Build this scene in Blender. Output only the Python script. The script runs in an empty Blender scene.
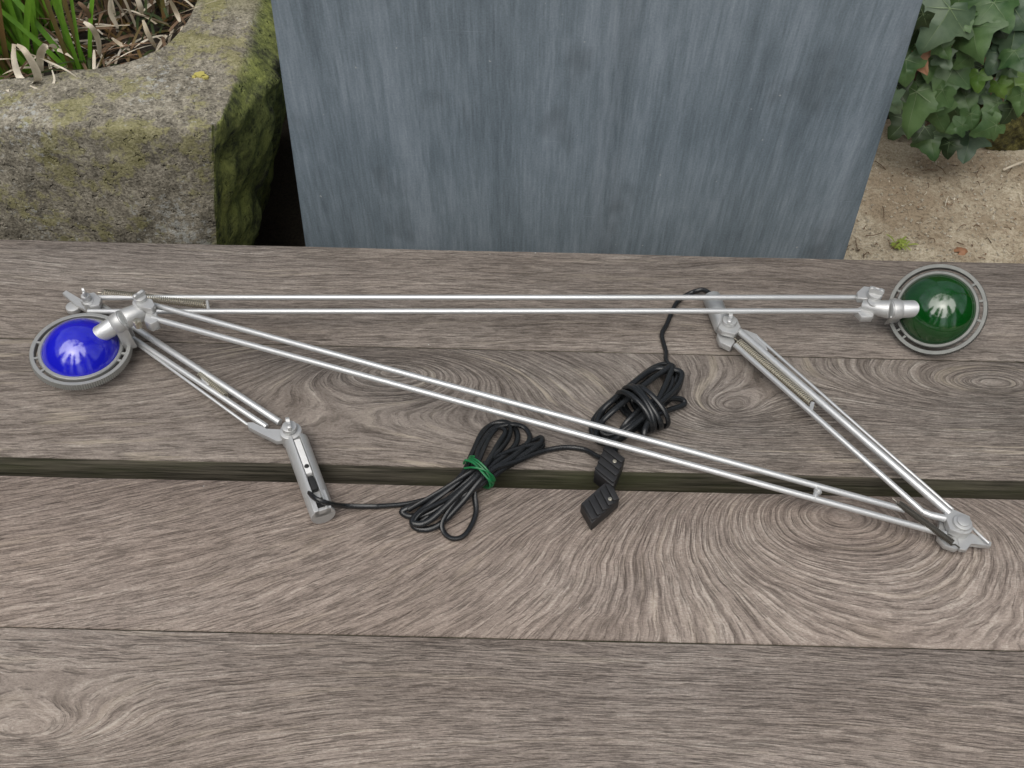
import bpy, bmesh, math, random
from mathutils import Vector, Matrix, noise
random.seed(11)
S = bpy.context.scene
C = S.collection
R = math.radians

# ------------------------------------------------------------------ camera
TABLE = 0.45                      # height of the table top above the ground
CAMH = 0.70                       # camera above the table top
PITCH, ROLL, FPX = R(50), R(1.35), 1000.0
cam_pos = Vector((0, 0, TABLE + CAMH))
fwd = Vector((0, math.cos(PITCH), -math.sin(PITCH)))
up0 = Vector((0, math.sin(PITCH), math.cos(PITCH)))
rt0 = Vector((1, 0, 0))
rt = rt0 * math.cos(ROLL) + up0 * math.sin(ROLL)
up = up0 * math.cos(ROLL) - rt0 * math.sin(ROLL)
cd = bpy.data.cameras.new('camera'); cam = bpy.data.objects.new('camera', cd); C.objects.link(cam)
m = Matrix((rt, up, -fwd)).transposed().to_4x4(); m.translation = cam_pos
cam.matrix_world = m
cd.sensor_width = 36; cd.lens = 36 * FPX / 1024; cd.clip_start = 0.02; cd.clip_end = 500
S.camera = cam

def ray(px, py):
    return (fwd + rt * ((px - 512) / FPX) + up * ((384 - py) / FPX)).normalized()
def W(px, py, z=0.0):             # point at height z above the table top
    d = ray(px, py); t = (TABLE + z - cam_pos.z) / d.z
    return cam_pos + d * t
def G(px, py, z=0.0):             # point at height z above the ground
    return W(px, py, z - TABLE)
def V(px, py, Y):                 # point on the upright plane y = Y
    d = ray(px, py); return cam_pos + d * (Y / d.y)

# ------------------------------------------------------------------ object helpers
def tag(o, label=None, cat=None, group=None, kind=None):
    if label: o['label'] = label
    if cat: o['category'] = cat
    if group: o['group'] = group
    if kind: o['kind'] = kind
    return o
def thing(name, loc, label, cat, group=None):
    o = bpy.data.objects.new(name, None); C.objects.link(o); o.location = loc
    o.empty_display_size = 0.02
    return tag(o, label, cat, group)
def root_loc(p):
    while p and p.parent: p = p.parent
    return Vector(p.location) if p else Vector((0, 0, 0))
def obj(name, bm, mats, parent=None, smooth=True, ang=40, loc=None):
    me = bpy.data.meshes.new(name)
    if smooth is not None:
        bmesh.ops.recalc_face_normals(bm, faces=bm.faces) if smooth != 'raw' else None
    off = root_loc(parent) if parent else (loc or Vector((0, 0, 0)))
    bm.transform(Matrix.Translation(-off))
    bm.to_mesh(me); bm.free()
    for mm in (mats if isinstance(mats, (list, tuple)) else [mats]): me.materials.append(mm)
    if smooth:
        for p in me.polygons: p.use_smooth = True
        me.set_sharp_from_angle(angle=R(ang))
    o = bpy.data.objects.new(name, me); C.objects.link(o)
    if parent: o.parent = parent
    elif loc: o.location = loc
    return o

def spline(pts, n=8):
    out = []; P = [pts[0]] + list(pts) + [pts[-1]]
    for i in range(1, len(P) - 2):
        p0, p1, p2, p3 = P[i-1], P[i], P[i+1], P[i+2]
        for k in range(n):
            t = k / n
            out.append(0.5 * ((2*p1) + (p2-p0)*t + (2*p0-5*p1+4*p2-p3)*t*t + (3*p1-p0-3*p2+p3)*t*t*t))
    out.append(P[-2]); return out
def tube(bm, pts, r, sides=10, mat=0, cap=True, flat=1.0):
    rs = r if isinstance(r, (list, tuple)) else [r] * len(pts)
    n = None; rings = []
    for i, p in enumerate(pts):
        t = (pts[min(i+1, len(pts)-1)] - pts[max(i-1, 0)])
        if t.length < 1e-9: t = Vector((0, 0, 1))
        t.normalize()
        if n is None:
            a = Vector((0, 0, 1)) if abs(t.z) < .9 else Vector((1, 0, 0))
            n = (a - t * a.dot(t)).normalized()
        else:
            n = (n - t * n.dot(t))
            n = n.normalized() if n.length > 1e-6 else t.orthogonal().normalized()
        b = t.cross(n)
        rings.append([bm.verts.new(p + (n*math.cos(2*math.pi*k/sides) + b*math.sin(2*math.pi*k/sides)*flat) * rs[i]) for k in range(sides)])
    for a, b in zip(rings, rings[1:]):
        for k in range(sides):
            f = bm.faces.new((a[k], a[(k+1) % sides], b[(k+1) % sides], b[k])); f.material_index = mat
    if cap:
        for rg in (rings[0][::-1], rings[-1]):
            f = bm.faces.new(rg); f.material_index = mat
def cyl(bm, p0, p1, r, r1=None, sides=28, ch=0.0006, mat=0):
    r1 = r if r1 is None else r1; d = (p1 - p0); L = d.length; d.normalize(); ch = min(ch, r*.4, L*.3)
    tube(bm, [p0, p0+d*ch*.3, p0+d*ch, p1-d*ch, p1-d*ch*.3, p1], [r-ch, r-ch*.3, r, r1, r1-ch*.3, r1-ch], sides, mat)
def box(bm, c, ax, ay, az, sx, sy, sz, bev=0.0006, mat=0):
    vs = [bm.verts.new(c + ax*(x*sx/2) + ay*(y*sy/2) + az*(z*sz/2)) for x in (-1, 1) for y in (-1, 1) for z in (-1, 1)]
    fs = [bm.faces.new([vs[i] for i in q]) for q in ((0,1,3,2),(4,6,7,5),(0,4,5,1),(2,3,7,6),(0,2,6,4),(1,5,7,3))]
    for f in fs: f.material_index = mat
    if bev:
        es = list({e for f in fs for e in f.edges})
        bmesh.ops.bevel(bm, geom=es, offset=bev, segments=2, affect='EDGES', profile=.6)
def prism(bm, low, high, mat=0):  # two outlines with the same count
    a = [bm.verts.new(p) for p in low]; b = [bm.verts.new(p) for p in high]; n = len(a)
    fs = [bm.faces.new(a[::-1]), bm.faces.new(b)]
    for i in range(n): fs.append(bm.faces.new((a[i], a[(i+1) % n], b[(i+1) % n], b[i])))
    for f in fs: f.material_index = mat
    es = list({e for f in fs for e in f.edges})
    bmesh.ops.bevel(bm, geom=es, offset=.0004, segments=1, affect='EDGES')
def plate(bm, px, z0, z1, mat=0, zl=None):     # outline given on the top face, thickness downwards
    hi = [W(x, y, z1) for x, y in px]
    prism(bm, [p - Vector((0, 0, z1 - z0)) for p in hi], hi, mat)
def frame(d):
    d = d.normalized(); a = Vector((0, 0, 1)) if abs(d.z) < .95 else Vector((1, 0, 0))
    s = d.cross(a).normalized(); return d, s, s.cross(d)

# ------------------------------------------------------------------ materials
def newmat(name):
    mt = bpy.data.materials.new(name); mt.use_nodes = True; nt = mt.node_tree
    return mt, nt, nt.nodes['Principled BSDF']
def N(nt, typ, **kw):
    n = nt.nodes.new(typ)
    for k, v in kw.items():
        if k.startswith('i_'): n.inputs[k[2:].replace('_', ' ')].default_value = v
        else: setattr(n, k, v)
    return n
def L(nt, a, b): nt.links.new(a, b)
def math_n(nt, op, a, b=None, c=None, clamp=False):
    n = nt.nodes.new('ShaderNodeMath'); n.operation = op; n.use_clamp = clamp
    for i, v in enumerate((a, b, c)):
        if v is None: continue
        if isinstance(v, (int, float)): n.inputs[i].default_value = v
        else: nt.links.new(v, n.inputs[i])
    return n.outputs[0]
def ramp(nt, fac, stops, interp='LINEAR'):
    n = nt.nodes.new('ShaderNodeValToRGB'); cr = n.color_ramp; cr.interpolation = interp
    while len(cr.elements) < len(stops): cr.elements.new(.5)
    for e, (p, c) in zip(cr.elements, stops):
        e.position = p; e.color = (c, c, c, 1) if isinstance(c, (int, float)) else (*c, 1)
    nt.links.new(fac, n.inputs[0]); return n.outputs[0]
def mixc(nt, fac, a, b, blend='MIX'):
    n = nt.nodes.new('ShaderNodeMix'); n.data_type = 'RGBA'; n.blend_type = blend
    for idx, v in ((0, fac), (6, a), (7, b)):
        if isinstance(v, (int, float)): n.inputs[idx].default_value = v
        elif isinstance(v, tuple): n.inputs[idx].default_value = (*v, 1)
        else: nt.links.new(v, n.inputs[idx])
    return n.outputs[2]
def noise_n(nt, vec, scale, detail=4, rough=.55, dist=0):
    n = nt.nodes.new('ShaderNodeTexNoise'); n.inputs['Scale'].default_value = scale
    n.inputs['Detail'].default_value = detail; n.inputs['Roughness'].default_value = rough
    n.inputs['Distortion'].default_value = dist
    if vec is not None: nt.links.new(vec, n.inputs['Vector'])
    return n.outputs[0]
def coords(nt): return nt.nodes.new('ShaderNodeTexCoord').outputs['Object']
def scalev(nt, vec, s):
    n = nt.nodes.new('ShaderNodeMapping'); n.inputs['Scale'].default_value = s; nt.links.new(vec, n.inputs[0]); return n.outputs[0]
def bump(nt, bsdf, h, dist, strength=1.0, prev=None):
    b = nt.nodes.new('ShaderNodeBump'); b.inputs['Distance'].default_value = dist; b.inputs['Strength'].default_value = strength
    nt.links.new(h, b.inputs['Height'])
    if prev: nt.links.new(prev, b.inputs['Normal'])
    nt.links.new(b.outputs[0], bsdf.inputs['Normal']); return b.outputs[0]

def wood_mat(name, seed, gauss, slope=(0.0, 1.0), tone=1.0, warm=0.0, ringk=150, linek=150, lines=.35, rh=.2):
    """gauss: (cx, cy, sx, sy, A) in table coordinates; contours of F are the grain"""
    mt, nt, bs = newmat(name)
    co = coords(nt); sep = N(nt, 'ShaderNodeSeparateXYZ'); L(nt, co, sep.inputs[0])
    x, y = sep.outputs[0], sep.outputs[1]
    wob = noise_n(nt, scalev(nt, co, (3.2, 9, 1)), 1, 3, .5)
    F = math_n(nt, 'MULTIPLY', y, slope[1])
    F = math_n(nt, 'MULTIPLY_ADD', x, slope[0], F)
    F = math_n(nt, 'MULTIPLY_ADD', wob, .026, F)
    wob2 = noise_n(nt, scalev(nt, co, (30, 60, 1)), 1, 2, .5)
    F = math_n(nt, 'MULTIPLY_ADD', wob2, .0022, F)
    gsum = None
    for cx, cy, sx, sy, A in gauss:
        dx = math_n(nt, 'DIVIDE', math_n(nt, 'SUBTRACT', x, cx), sx)
        dy = math_n(nt, 'DIVIDE', math_n(nt, 'SUBTRACT', y, cy), sy)
        q = math_n(nt, 'ADD', math_n(nt, 'MULTIPLY', dx, dx), math_n(nt, 'MULTIPLY', dy, dy))
        g = math_n(nt, 'EXPONENT', math_n(nt, 'MULTIPLY', math_n(nt, 'SQRT', math_n(nt, 'ADD', q, .03)), -1.3))
        F = math_n(nt, 'MULTIPLY_ADD', g, A, F); gsum = g if gsum is None else math_n(nt, 'MAXIMUM', gsum, g)
    def fv(kx, kf, off):
        c = N(nt, 'ShaderNodeCombineXYZ')
        L(nt, math_n(nt, 'MULTIPLY_ADD', x, kx, off + seed), c.inputs[0])
        L(nt, math_n(nt, 'MULTIPLY', y, kx), c.inputs[1])
        L(nt, math_n(nt, 'MULTIPLY', F, kf), c.inputs[2]); return c.outputs[0]
    rings = noise_n(nt, fv(5, ringk, 0), 1, 3, .6)
    fine = noise_n(nt, fv(30, 620, 7), 1, 4, .62)
    pores = noise_n(nt, fv(55, 1050, 3), 1, 2, .5)
    band = noise_n(nt, fv(1.5, 28, 11), 1, 2, .5)
    blot = noise_n(nt, co, 5.5, 4, .6)
    grit = noise_n(nt, scalev(nt, co, (.45, 1, 1)), 950, 2, .7)
    lw = math_n(nt, 'FRACT', math_n(nt, 'MULTIPLY_ADD', band, 3.0, math_n(nt, 'MULTIPLY_ADD', fine, 1.1, math_n(nt, 'MULTIPLY', F, linek))))
    line = ramp(nt, lw, [(0.0, 0.0), (.22, 1.0), (.76, 1.0), (.88, 0.0)])
    patch = ramp(nt, noise_n(nt, scalev(nt, co, (4, 9, 1)), 1, 3, .5), [(.38, .25), (.62, 1.0)])
    lm = math_n(nt, 'MULTIPLY', math_n(nt, 'MULTIPLY_ADD', gsum if gsum is not None else 0.0, 2.6, -.12, clamp=True), patch)
    line = math_n(nt, 'MULTIPLY_ADD', math_n(nt, 'SUBTRACT', line, .62), math_n(nt, 'MULTIPLY_ADD', lm, .85, .15), .62)
    # height of the weathered surface: hard late wood stands proud, pores are cut in
    hs = math_n(nt, 'MULTIPLY', ramp(nt, rings, [(.36, 0.0), (.6, 1.0)]), .55)
    hs = math_n(nt, 'MULTIPLY_ADD', fine, .7, hs)
    hs = math_n(nt, 'MULTIPLY_ADD', line, lines*1.3, hs)
    pr = ramp(nt, pores, [(.34, 0.0), (.47, 1.0)])
    hs = math_n(nt, 'MULTIPLY_ADD', pr, .6, hs)
    tot = math_n(nt, 'MULTIPLY_ADD', rings, .30, math_n(nt, 'MULTIPLY', fine, .44))
    tot = math_n(nt, 'MULTIPLY_ADD', band, .22, tot)
    tot = math_n(nt, 'MULTIPLY_ADD', blot, .24, tot)
    tot = math_n(nt, 'MULTIPLY_ADD', grit, .38, math_n(nt, 'SUBTRACT', tot, .08))
    tot = math_n(nt, 'MULTIPLY_ADD', math_n(nt, 'ADD', line, -.62), lines*.20, tot)
    t = tone
    col = ramp(nt, tot, [(.50, (.105*t, .084*t, .069*t)), (.64, (.200*t, .167*t, .142*t)), (.76, (.285*t, .242*t, .207*t)), (.92, (.46*t, .41*t, .355*t))])
    col = mixc(nt, math_n(nt, 'MULTIPLY_ADD', pr, -.42, .42), col, (.06, .047, .037))
    ringhi = ramp(nt, noise_n(nt, fv(9, ringk*.8, 23), 1, 2, .5), [(.60, 0.0), (.70, 1.0)])
    col = mixc(nt, math_n(nt, 'MULTIPLY', ringhi, rh), col, (.45, .385, .30))
    grey = ramp(nt, noise_n(nt, scalev(nt, co, (2.5, 9, 1)), 1, 4, .6), [(.38, 0.0), (.66, 1.0)])
    col = mixc(nt, math_n(nt, 'MULTIPLY', grey, .35), col, mixc(nt, 1.0, col, (.86, .93, 1.0), 'MULTIPLY'))
    if warm: col = mixc(nt, warm, col, mixc(nt, 1.0, col, (1.10, .97, .93), 'MULTIPLY'))
    speck = ramp(nt, noise_n(nt, co, 260, 1, .5), [(.815, 0.0), (.84, 1.0)])
    col = mixc(nt, math_n(nt, 'MULTIPLY', speck, .8), col, (.6, .6, .58))
    stain = ramp(nt, noise_n(nt, scalev(nt, co, (6, 14, 1)), 1, 5, .65), [(.30, 1.0), (.46, 0.0)])
    col = mixc(nt, math_n(nt, 'MULTIPLY', stain, .4), col, mixc(nt, 1.0, col, (.62, .62, .60), 'MULTIPLY'))
    L(nt, col, bs.inputs['Base Color'])
    bs.inputs['Roughness'].default_value = .72; bs.inputs['Specular IOR Level'].default_value = .35
    hs = math_n(nt, 'MULTIPLY_ADD', grit, .5, hs)
    bump(nt, bs, hs, .0010, 1.0)
    return mt

def metal_mat(name, col, rough, metallic=.9, brush=0.0, spots=.15):
    mt, nt, bs = newmat(name); co = coords(nt)
    n = noise_n(nt, co, 130, 4, .6); n2 = noise_n(nt, co, 900, 2, .5)
    c = mixc(nt, math_n(nt, 'MULTIPLY', ramp(nt, n, [(.4, 0.0), (.7, 1.0)]), spots), col, tuple(v*.55 for v in col))
    L(nt, c, bs.inputs['Base Color']); bs.inputs['Metallic'].default_value = metallic
    L(nt, math_n(nt, 'MULTIPLY_ADD', n, .22, rough - .1), bs.inputs['Roughness'])
    bump(nt, bs, n2, .00006, .5); return mt
M = {}
M['alu'] = metal_mat('painted_aluminium', (.54, .545, .54), .42, .55)
M['rod'] = metal_mat('anodised_rod', (.64, .65, .65), .42, .65, spots=.1)
M['ringgreen'] = metal_mat('cast_ring_dull', (.17, .175, .165), .5, .4); M['ringblue'] = metal_mat('cast_ring', (.36, .365, .35), .48, .45)  # green lamp's ring coloured darker to carry its dimmer reflection
M['pale'] = metal_mat('pale_plastic', (.74, .74, .73), .4, .0)
M['spring'] = metal_mat('spring_steel', (.58, .54, .44), .35, .9)
M['dkspring'] = metal_mat('dark_spring_steel', (.16, .15, .13), .4, .8)
def glass(name, c, c2):
    mt, nt, bs = newmat(name); co = coords(nt)
    n = noise_n(nt, co, 40, 3, .6)
    L(nt, mixc(nt, n, c, c2), bs.inputs['Base Color'])
    L(nt, math_n(nt, 'MULTIPLY_ADD', noise_n(nt, co, 90, 4, .6), .22, .02), bs.inputs['Roughness']); bs.inputs['IOR'].default_value = 1.7
    bs.inputs['Coat Weight'].default_value = .6; bs.inputs['Coat Roughness'].default_value = .03
    bump(nt, bs, noise_n(nt, co, 75, 3, .6), .0005, .6)
    return mt
M['blue'] = glass('blue_glass', (.008, .008, .42), (.012, .014, .60))
M['green'] = glass('green_glass', (.0015, .036, .004), (.002, .058, .007))
def black(name, c, rough):
    mt, nt, bs = newmat(name); co = coords(nt)
    n = noise_n(nt, co, 300, 3, .6)
    L(nt, mixc(nt, math_n(nt, 'MULTIPLY', n, .5), c, tuple(v*2.2 for v in c)), bs.inputs['Base Color'])
    bs.inputs['Roughness'].default_value = rough
    bump(nt, bs, noise_n(nt, co, 700, 2, .5), .0001, .5); return mt
M['cord'] = black('black_rubber_cord', (.010, .011, .012), .27)
M['plug'] = black('black_moulded_plastic', (.013, .013, .014), .5)
M['hole'] = black('dark_plastic_insert', (.01, .01, .01), .6)
mt, nt, bs = newmat('green_wire_coating'); bs.inputs['Base Color'].default_value = (.01, .16, .05, 1); bs.inputs['Roughness'].default_value = .35; M['tie'] = mt

# ------------------------------------------------------------------ table
YE = [W(512, v).y for v in (251, 349, 468, 487, 638)]
PW = YE[0] - YE[1]
TY = 0.45
def tc(px, py):                    # table-plane coordinates relative to the table's origin
    p = W(px, py); return p.x, p.y - TY
t_root = thing('garden_table', Vector((0, TY, 0)), 'weathered grey-brown wooden garden table on which both lamps lie', 'table')
side_m, nt, bs = newmat('algae_stained_board_edge'); co = coords(nt)
sv = scalev(nt, co, (14, 60, 260))
c = ramp(nt, noise_n(nt, sv, 1, 4, .6), [(.35, (.022, .020, .011)), (.55, (.095, .084, .062)), (.75, (.18, .16, .12))])
c = mixc(nt, ramp(nt, noise_n(nt, scalev(nt, co, (5, 1, 20)), 1, 3, .6), [(.45, 0.0), (.66, .6)]), c, (.065, .072, .030))
L(nt, c, bs.inputs['Base Color']); bs.inputs['Roughness'].default_value = .9
bump(nt, bs, noise_n(nt, sv, 1, 4, .6), .0015, .8)
g2 = [(*tc(995, 385), .19, .066, .26), (*tc(730, 408), .09, .048, .13), (*tc(395, 370), .16, .055, -.18)]
g3 = [(*tc(835, 506), .31, .16, -.46)]
g4 = [(*tc(20, 735), .16, .05, .10), (*tc(640, 770), .3, .06, -.05)]
g1 = [(*tc(250, 330), .35, .06, .03), (*tc(800, 260), .3, .05, -.03)]
woods = [wood_mat('weathered_wood', 0, g1, (.02, 1), .92, lines=.05, ringk=240), wood_mat('weathered_wood_flame', 5, g2, (0, 1), .96, ringk=190, linek=170, lines=.55, rh=.5),
         wood_mat('weathered_wood_arched', 9, g3, (-.12, 1), 1.06, .35, ringk=190, linek=185, lines=.50), wood_mat('weathered_wood_lower', 14, g4, (.03, 1), 1.08, .15, lines=.12, ringk=230, linek=190),
         wood_mat('weathered_wood_front', 19, [], (.02, 1), 1.1, .5)]
edges = [(YE[0], YE[1]), (YE[1] - .0011, YE[2]), (YE[3], YE[4]), (YE[4] - .0006, YE[4] - PW), (YE[4] - PW - .02, YE[4] - 2*PW - .02)]
TH = .038
for i, (ya, yb) in enumerate(edges):
    bm = bmesh.new(); x0, x1 = -1.15 - .004*i, 1.15 + .006*(i % 2); n = 180
    ys = [yb, yb + .0018, (ya + yb)/2, ya - .0018, ya]; rows = []
    for k in range(n + 1):
        X = x0 + (x1 - x0)*k/n; row = []
        w = .0011
        ea = noise.noise(Vector((X*7, i*3.1, 0)))*.0007 + noise.noise(Vector((X*55, i*5.1, 0)))*.0003
        eb = noise.noise(Vector((X*7, i*3.1, 8)))*.0007 + noise.noise(Vector((X*55, i*5.1, 8)))*.0003
        if i in (0, 2): eb = abs(eb)*.7; 
        if i in (1, 3): ea = -abs(ea)*.7
        pts = [(yb + eb, -TH), (yb + eb, -.0016), (yb + eb + .0005, -.0005), (yb + eb + .0012, 0), (ya + ea - .0012, 0), (ya + ea - .0005, -.0005), (ya + ea, -.0016), (ya + ea, -TH)]
        rows.append([bm.verts.new((X, a, TABLE + z)) for a, z in pts])
    for a, b in zip(rows, rows[1:]):
        for k in range(8):
            f = bm.faces.new((a[k], a[(k+1) % 8], b[(k+1) % 8], b[k])); f.material_index = 1 if k in (0, 6, 7) else 0
    for rr in (rows[0], rows[-1]): bm.faces.new(rr).material_index = 1
    obj('plank', bm, [woods[i], side_m], t_root, ang=60)
frame_m = woods[4]
ymin, ymax = edges[-1][1], edges[0][0]
for X in (-.95, .95):
    bm = bmesh.new(); box(bm, Vector((X, (ymin+ymax)/2, TABLE - TH - .026)), rt0, Vector((0,1,0)), Vector((0,0,1)), .06, ymax - ymin - .06, .05, .003)
    obj('batten', bm, side_m, t_root)
    for Y in (ymin + .08, ymax - .08):
        bm = bmesh.new(); box(bm, Vector((X, Y, (TABLE - TH - .052)/2)), rt0, Vector((0,1,0)), Vector((0,0,1)), .07, .07, TABLE - TH - .052, .004)
        obj('leg', bm, side_m, t_root)

# ------------------------------------------------------------------ lamps
Z = Vector((0, 0, 1))
def rod(parent, p0, p1, r, mat='rod', name='arm_rod'):
    bm = bmesh.new(); cyl(bm, p0, p1, r, sides=16, ch=.0004); return obj(name, bm, M[mat], parent)
def spring(parent, p0, p1, r, wire=.0006, pitch=.0020, mat='spring'):
    d, s, t = frame(p1 - p0); Ln = (p1 - p0).length; n = int(Ln / pitch); pts = []
    for k in range(n*9 + 1):
        a = 2*math.pi*k/9; pts.append(p0 + d*(Ln*k/(n*9)) + (s*math.cos(a) + t*math.sin(a))*r)
    bm = bmesh.new(); tube(bm, [p0 - d*.006, p0 - d*.002] + pts + [p1 + d*.002, p1 + d*.006], wire, 5)
    return obj('spring', bm, M[mat], parent)
def knob(parent, base, rad, h, ang, wing=True, name='wing_knob'):
    bm = bmesh.new(); cyl(bm, base, base + Z*h, rad, sides=32, ch=.001)
    if wing:
        ax = Vector((math.cos(ang), math.sin(ang), 0)); ay = Z.cross(ax)
        hh = h*1.25; c = base + Z*h
        low = []; 
        prof = [(-.85, 0), (-1.05, .5), (-.95, .85), (-.55, .95), (-.2, .72), (.2, .72), (.55, .95), (.95, .85), (1.05, .5), (.85, 0)]
        a = [c + ax*(u*rad) + Z*(v*hh - .0005) - ay*rad*.27 for u, v in prof]
        b = [p + ay*rad*.54 for p in a]
        prism(bm, a, b)
    else:
        cyl(bm, base + Z*h, base + Z*(h + .0015), rad*.66, sides=28, ch=.0005)
    return obj(name, bm, M['alu'], parent)

def head(parent, c, n, tube_from, tube_to, glassmat, k_=.86):
    """c: centre of the ring's upper face, n: outward normal of the dome"""
    n = n.normalized(); tu = tube_from - c; u = (tu - n*tu.dot(n)).normalized(); v = n.cross(u)
    def Pt(a, r, z): return c + u*(math.cos(a)*r*k_) + v*(math.sin(a)*r*k_) + n*z*k_
    bm = bmesh.new(); SEG = 260
    def annulus(ri, ro, z0, z1, teeth=False, lip=0):
        rings = []
        for k in range(SEG):
            a = 2*math.pi*k/SEG
            ro2 = ro - (.0012 if teeth and k % 2 else 0)
            rings.append([bm.verts.new(Pt(a, r, z)) for r, z in ((ri, z0), (ri, z1-.0004), (ri+.0004, z1), (ro-.0009, z1), (ro2 - .0001, z1-.0008), (ro2, z0+.0005), (ro2-.0006, z0))])
        for k in range(SEG):
            a, b = rings[k], rings[(k+1) % SEG]
            for j in range(7): bm.faces.new((a[j], a[(j+1) % 7], b[(j+1) % 7], b[j]))
    annulus(.0458, .0507, -.0085, 0, True)
    annulus(.0388, .0425, -.0045, .0006)
    for deg in (-36, -23, 23, 36, 155, 183, 208):
        a = R(deg); rad = (u*math.cos(a) + v*math.sin(a))
        box(bm, Pt(a, .0441, -.0016), rad, n.cross(rad), n, .0050, .0022, .0026, .0003)
    ring = obj('shade_ring', bm, M['ring' + glassmat], parent, ang=35)
    # dome
    bm = bmesh.new(); rb, H = .0390, .0265; RR = (rb*rb + H*H)/(2*H); amax = math.asin(rb/RR); z0 = H - RR
    rows = []; NR, NS = 26, 96
    for j in range(1, NR + 1):
        t = amax*j/NR; rows.append([bm.verts.new(Pt(2*math.pi*k/NS, RR*math.sin(t), z0 + RR*math.cos(t))) for k in range(NS)])
    rows.append([bm.verts.new(Pt(2*math.pi*k/NS, rb - .0002, -.003)) for k in range(NS)])
    top = bm.verts.new(Pt(0, 0, H))
    for k in range(NS): bm.faces.new((top, rows[0][k], rows[0][(k+1) % NS]))
    for a, b in zip(rows, rows[1:]):
        for k in range(NS): bm.faces.new((a[k], b[k], b[(k+1) % NS], a[(k+1) % NS]))
    gl = obj('glass_shade', bm, M[glassmat], parent, ang=80)
    so = gl.modifiers.new('thickness', 'SOLIDIFY'); so.thickness = .002; so.offset = -1
    # socket tube entering the dome, and the strap that holds the ring
    bm = bmesh.new(); d = (tube_to - tube_from); Lt = d.length; d.normalize()
    tube(bm, [tube_from, tube_from + d*.001, tube_to - d*.004, tube_to - d*.001, tube_to], [.0075, .0082, .0082, .0078, .0055], 36)
    obj('lamp_socket', bm, M['rod'], parent)
    bm = bmesh.new(); # strap: ring round the tube plus tab down to the shade ring
    rim = Pt(0, .0485, -.002)
    q = tube_from + d*.0050
    cyl(bm, q - d*.0045, q + d*.0045, .0094, sides=36, ch=.0005)
    side = d.cross(n).normalized()
    for s in (-1, 1):
        a0 = q + side*s*.0072; b0 = Pt(s*.0 , .0485, -.003) + v*(-s if side.dot(v) < 0 else s)*.0070
        mid = (a0 + b0)/2; ax = (b0 - a0)
        if ax.length > .002:
            L_ = ax.length + .004; ax.normalize(); ay = d - ax*d.dot(ax); ay.normalize()
            box(bm, mid, ax, ay, ax.cross(ay), L_, .0105, .0016, .0004)
    obj('collar', bm, M['alu'], parent)

def channel_stem(parent, p0, p1, r, upv, name='mounting_stem'):
    d = (p1 - p0).normalized(); s = d.cross(upv).normalized(); t = s.cross(d); Ln = (p1 - p0).length
    prof = []; hw = math.asin(.0032/r)
    for k in range(33):
        a = hw + (2*math.pi - 2*hw)*k/32; prof.append((math.sin(a)*r, math.cos(a)*r))
    dep = r*math.cos(hw) - .0062
    prof += [(-.0032, dep), (.0032, dep)]
    bm = bmesh.new()
    prism(bm, [p0 + s*a + t*b for a, b in prof], [p1 + s*a + t*b for a, b in prof])
    st = obj(name, bm, M['alu'], parent, ang=30)
    bm = bmesh.new(); box(bm, p0 + d*Ln*.29 + t*(dep + .0028), d, s, t, Ln*.46, .0052, .0040, .0004)
    obj('slot_insert', bm, M['pale'], st)
    bm = bmesh.new(); cyl(bm, p0 + d*Ln*.43 + t*(dep + .004), p0 + d*Ln*.43 + t*(dep + .0056), .0020, sides=16)
    obj('screw', bm, M['hole'], st)
    bm = bmesh.new(); box(bm, p0 + d*Ln*.645 + t*(dep + .0024), d, s, t, Ln*.17, .0050, .0046, .0004)
    obj('cord_grip', bm, M['hole'], st)
    bm = bmesh.new()
    for sg in (-1, 1): box(bm, p0 + d*(Ln*.88) + s*sg*.0052 + t*.0042, d, s, t, Ln*.22, .0042, .0090, .0005)
    box(bm, p1 + t*.0042 - d*.0015, d, s, t, .003, .0140, .0086, .0005)
    obj('end_block', bm, M['alu'], st)
    bm = bmesh.new(); box(bm, p0 + d*(Ln*.895) + t*.0055, d, s, t, Ln*.115, .0062, .0030, 0)  # dark box stands in for the shade inside the square hole
    obj('end_recess', bm, M['hole'], st)
    return st

GL = 'adjustable arm lamps lying on the table'
# ================= green lamp
gr = thing('desk_lamp', W(310, 480, 0), 'silver lamp with green glass shade, its long arm lying level along the table back', 'desk lamp', GL)
zE, zH = .020, .034
rod(gr, W(96, 297.5, zE), W(862, 297.5, zH), .0026)
rod(gr, W(88, 311.5, zE), W(860, 311, zH), .0026)
spring(gr, W(104, 293, zE + .001), W(205, 304.5, zE - .001), .0036)
bm = bmesh.new(); cyl(bm, W(207, 301, zE), W(209, 312, zE), .0016); obj('spring_stop', bm, M['alu'], gr)
# elbow at the left
bm = bmesh.new()
plate(bm, [(80, 301), (84, 294), (94, 292), (101, 298), (99, 305), (90, 306)], .018, .0234)
plate(bm, [(62, 293), (66, 290), (84, 301), (94, 309), (90, 313), (76, 305)], .010, .014)
cyl(bm, W(88, 301, .024) - Z*.018, W(88, 301, .024), .0050)
obj('elbow_joint', bm, M['alu'], gr)
knob(gr, W(87, 299.5, .024), .0042, .006, R(115))
bm = bmesh.new(); cyl(bm, W(75, 310, .004), W(75, 310, .004) + Z*.006, .0072, ch=.0012); obj('pivot_disc', bm, M['alu'], gr)
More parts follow.
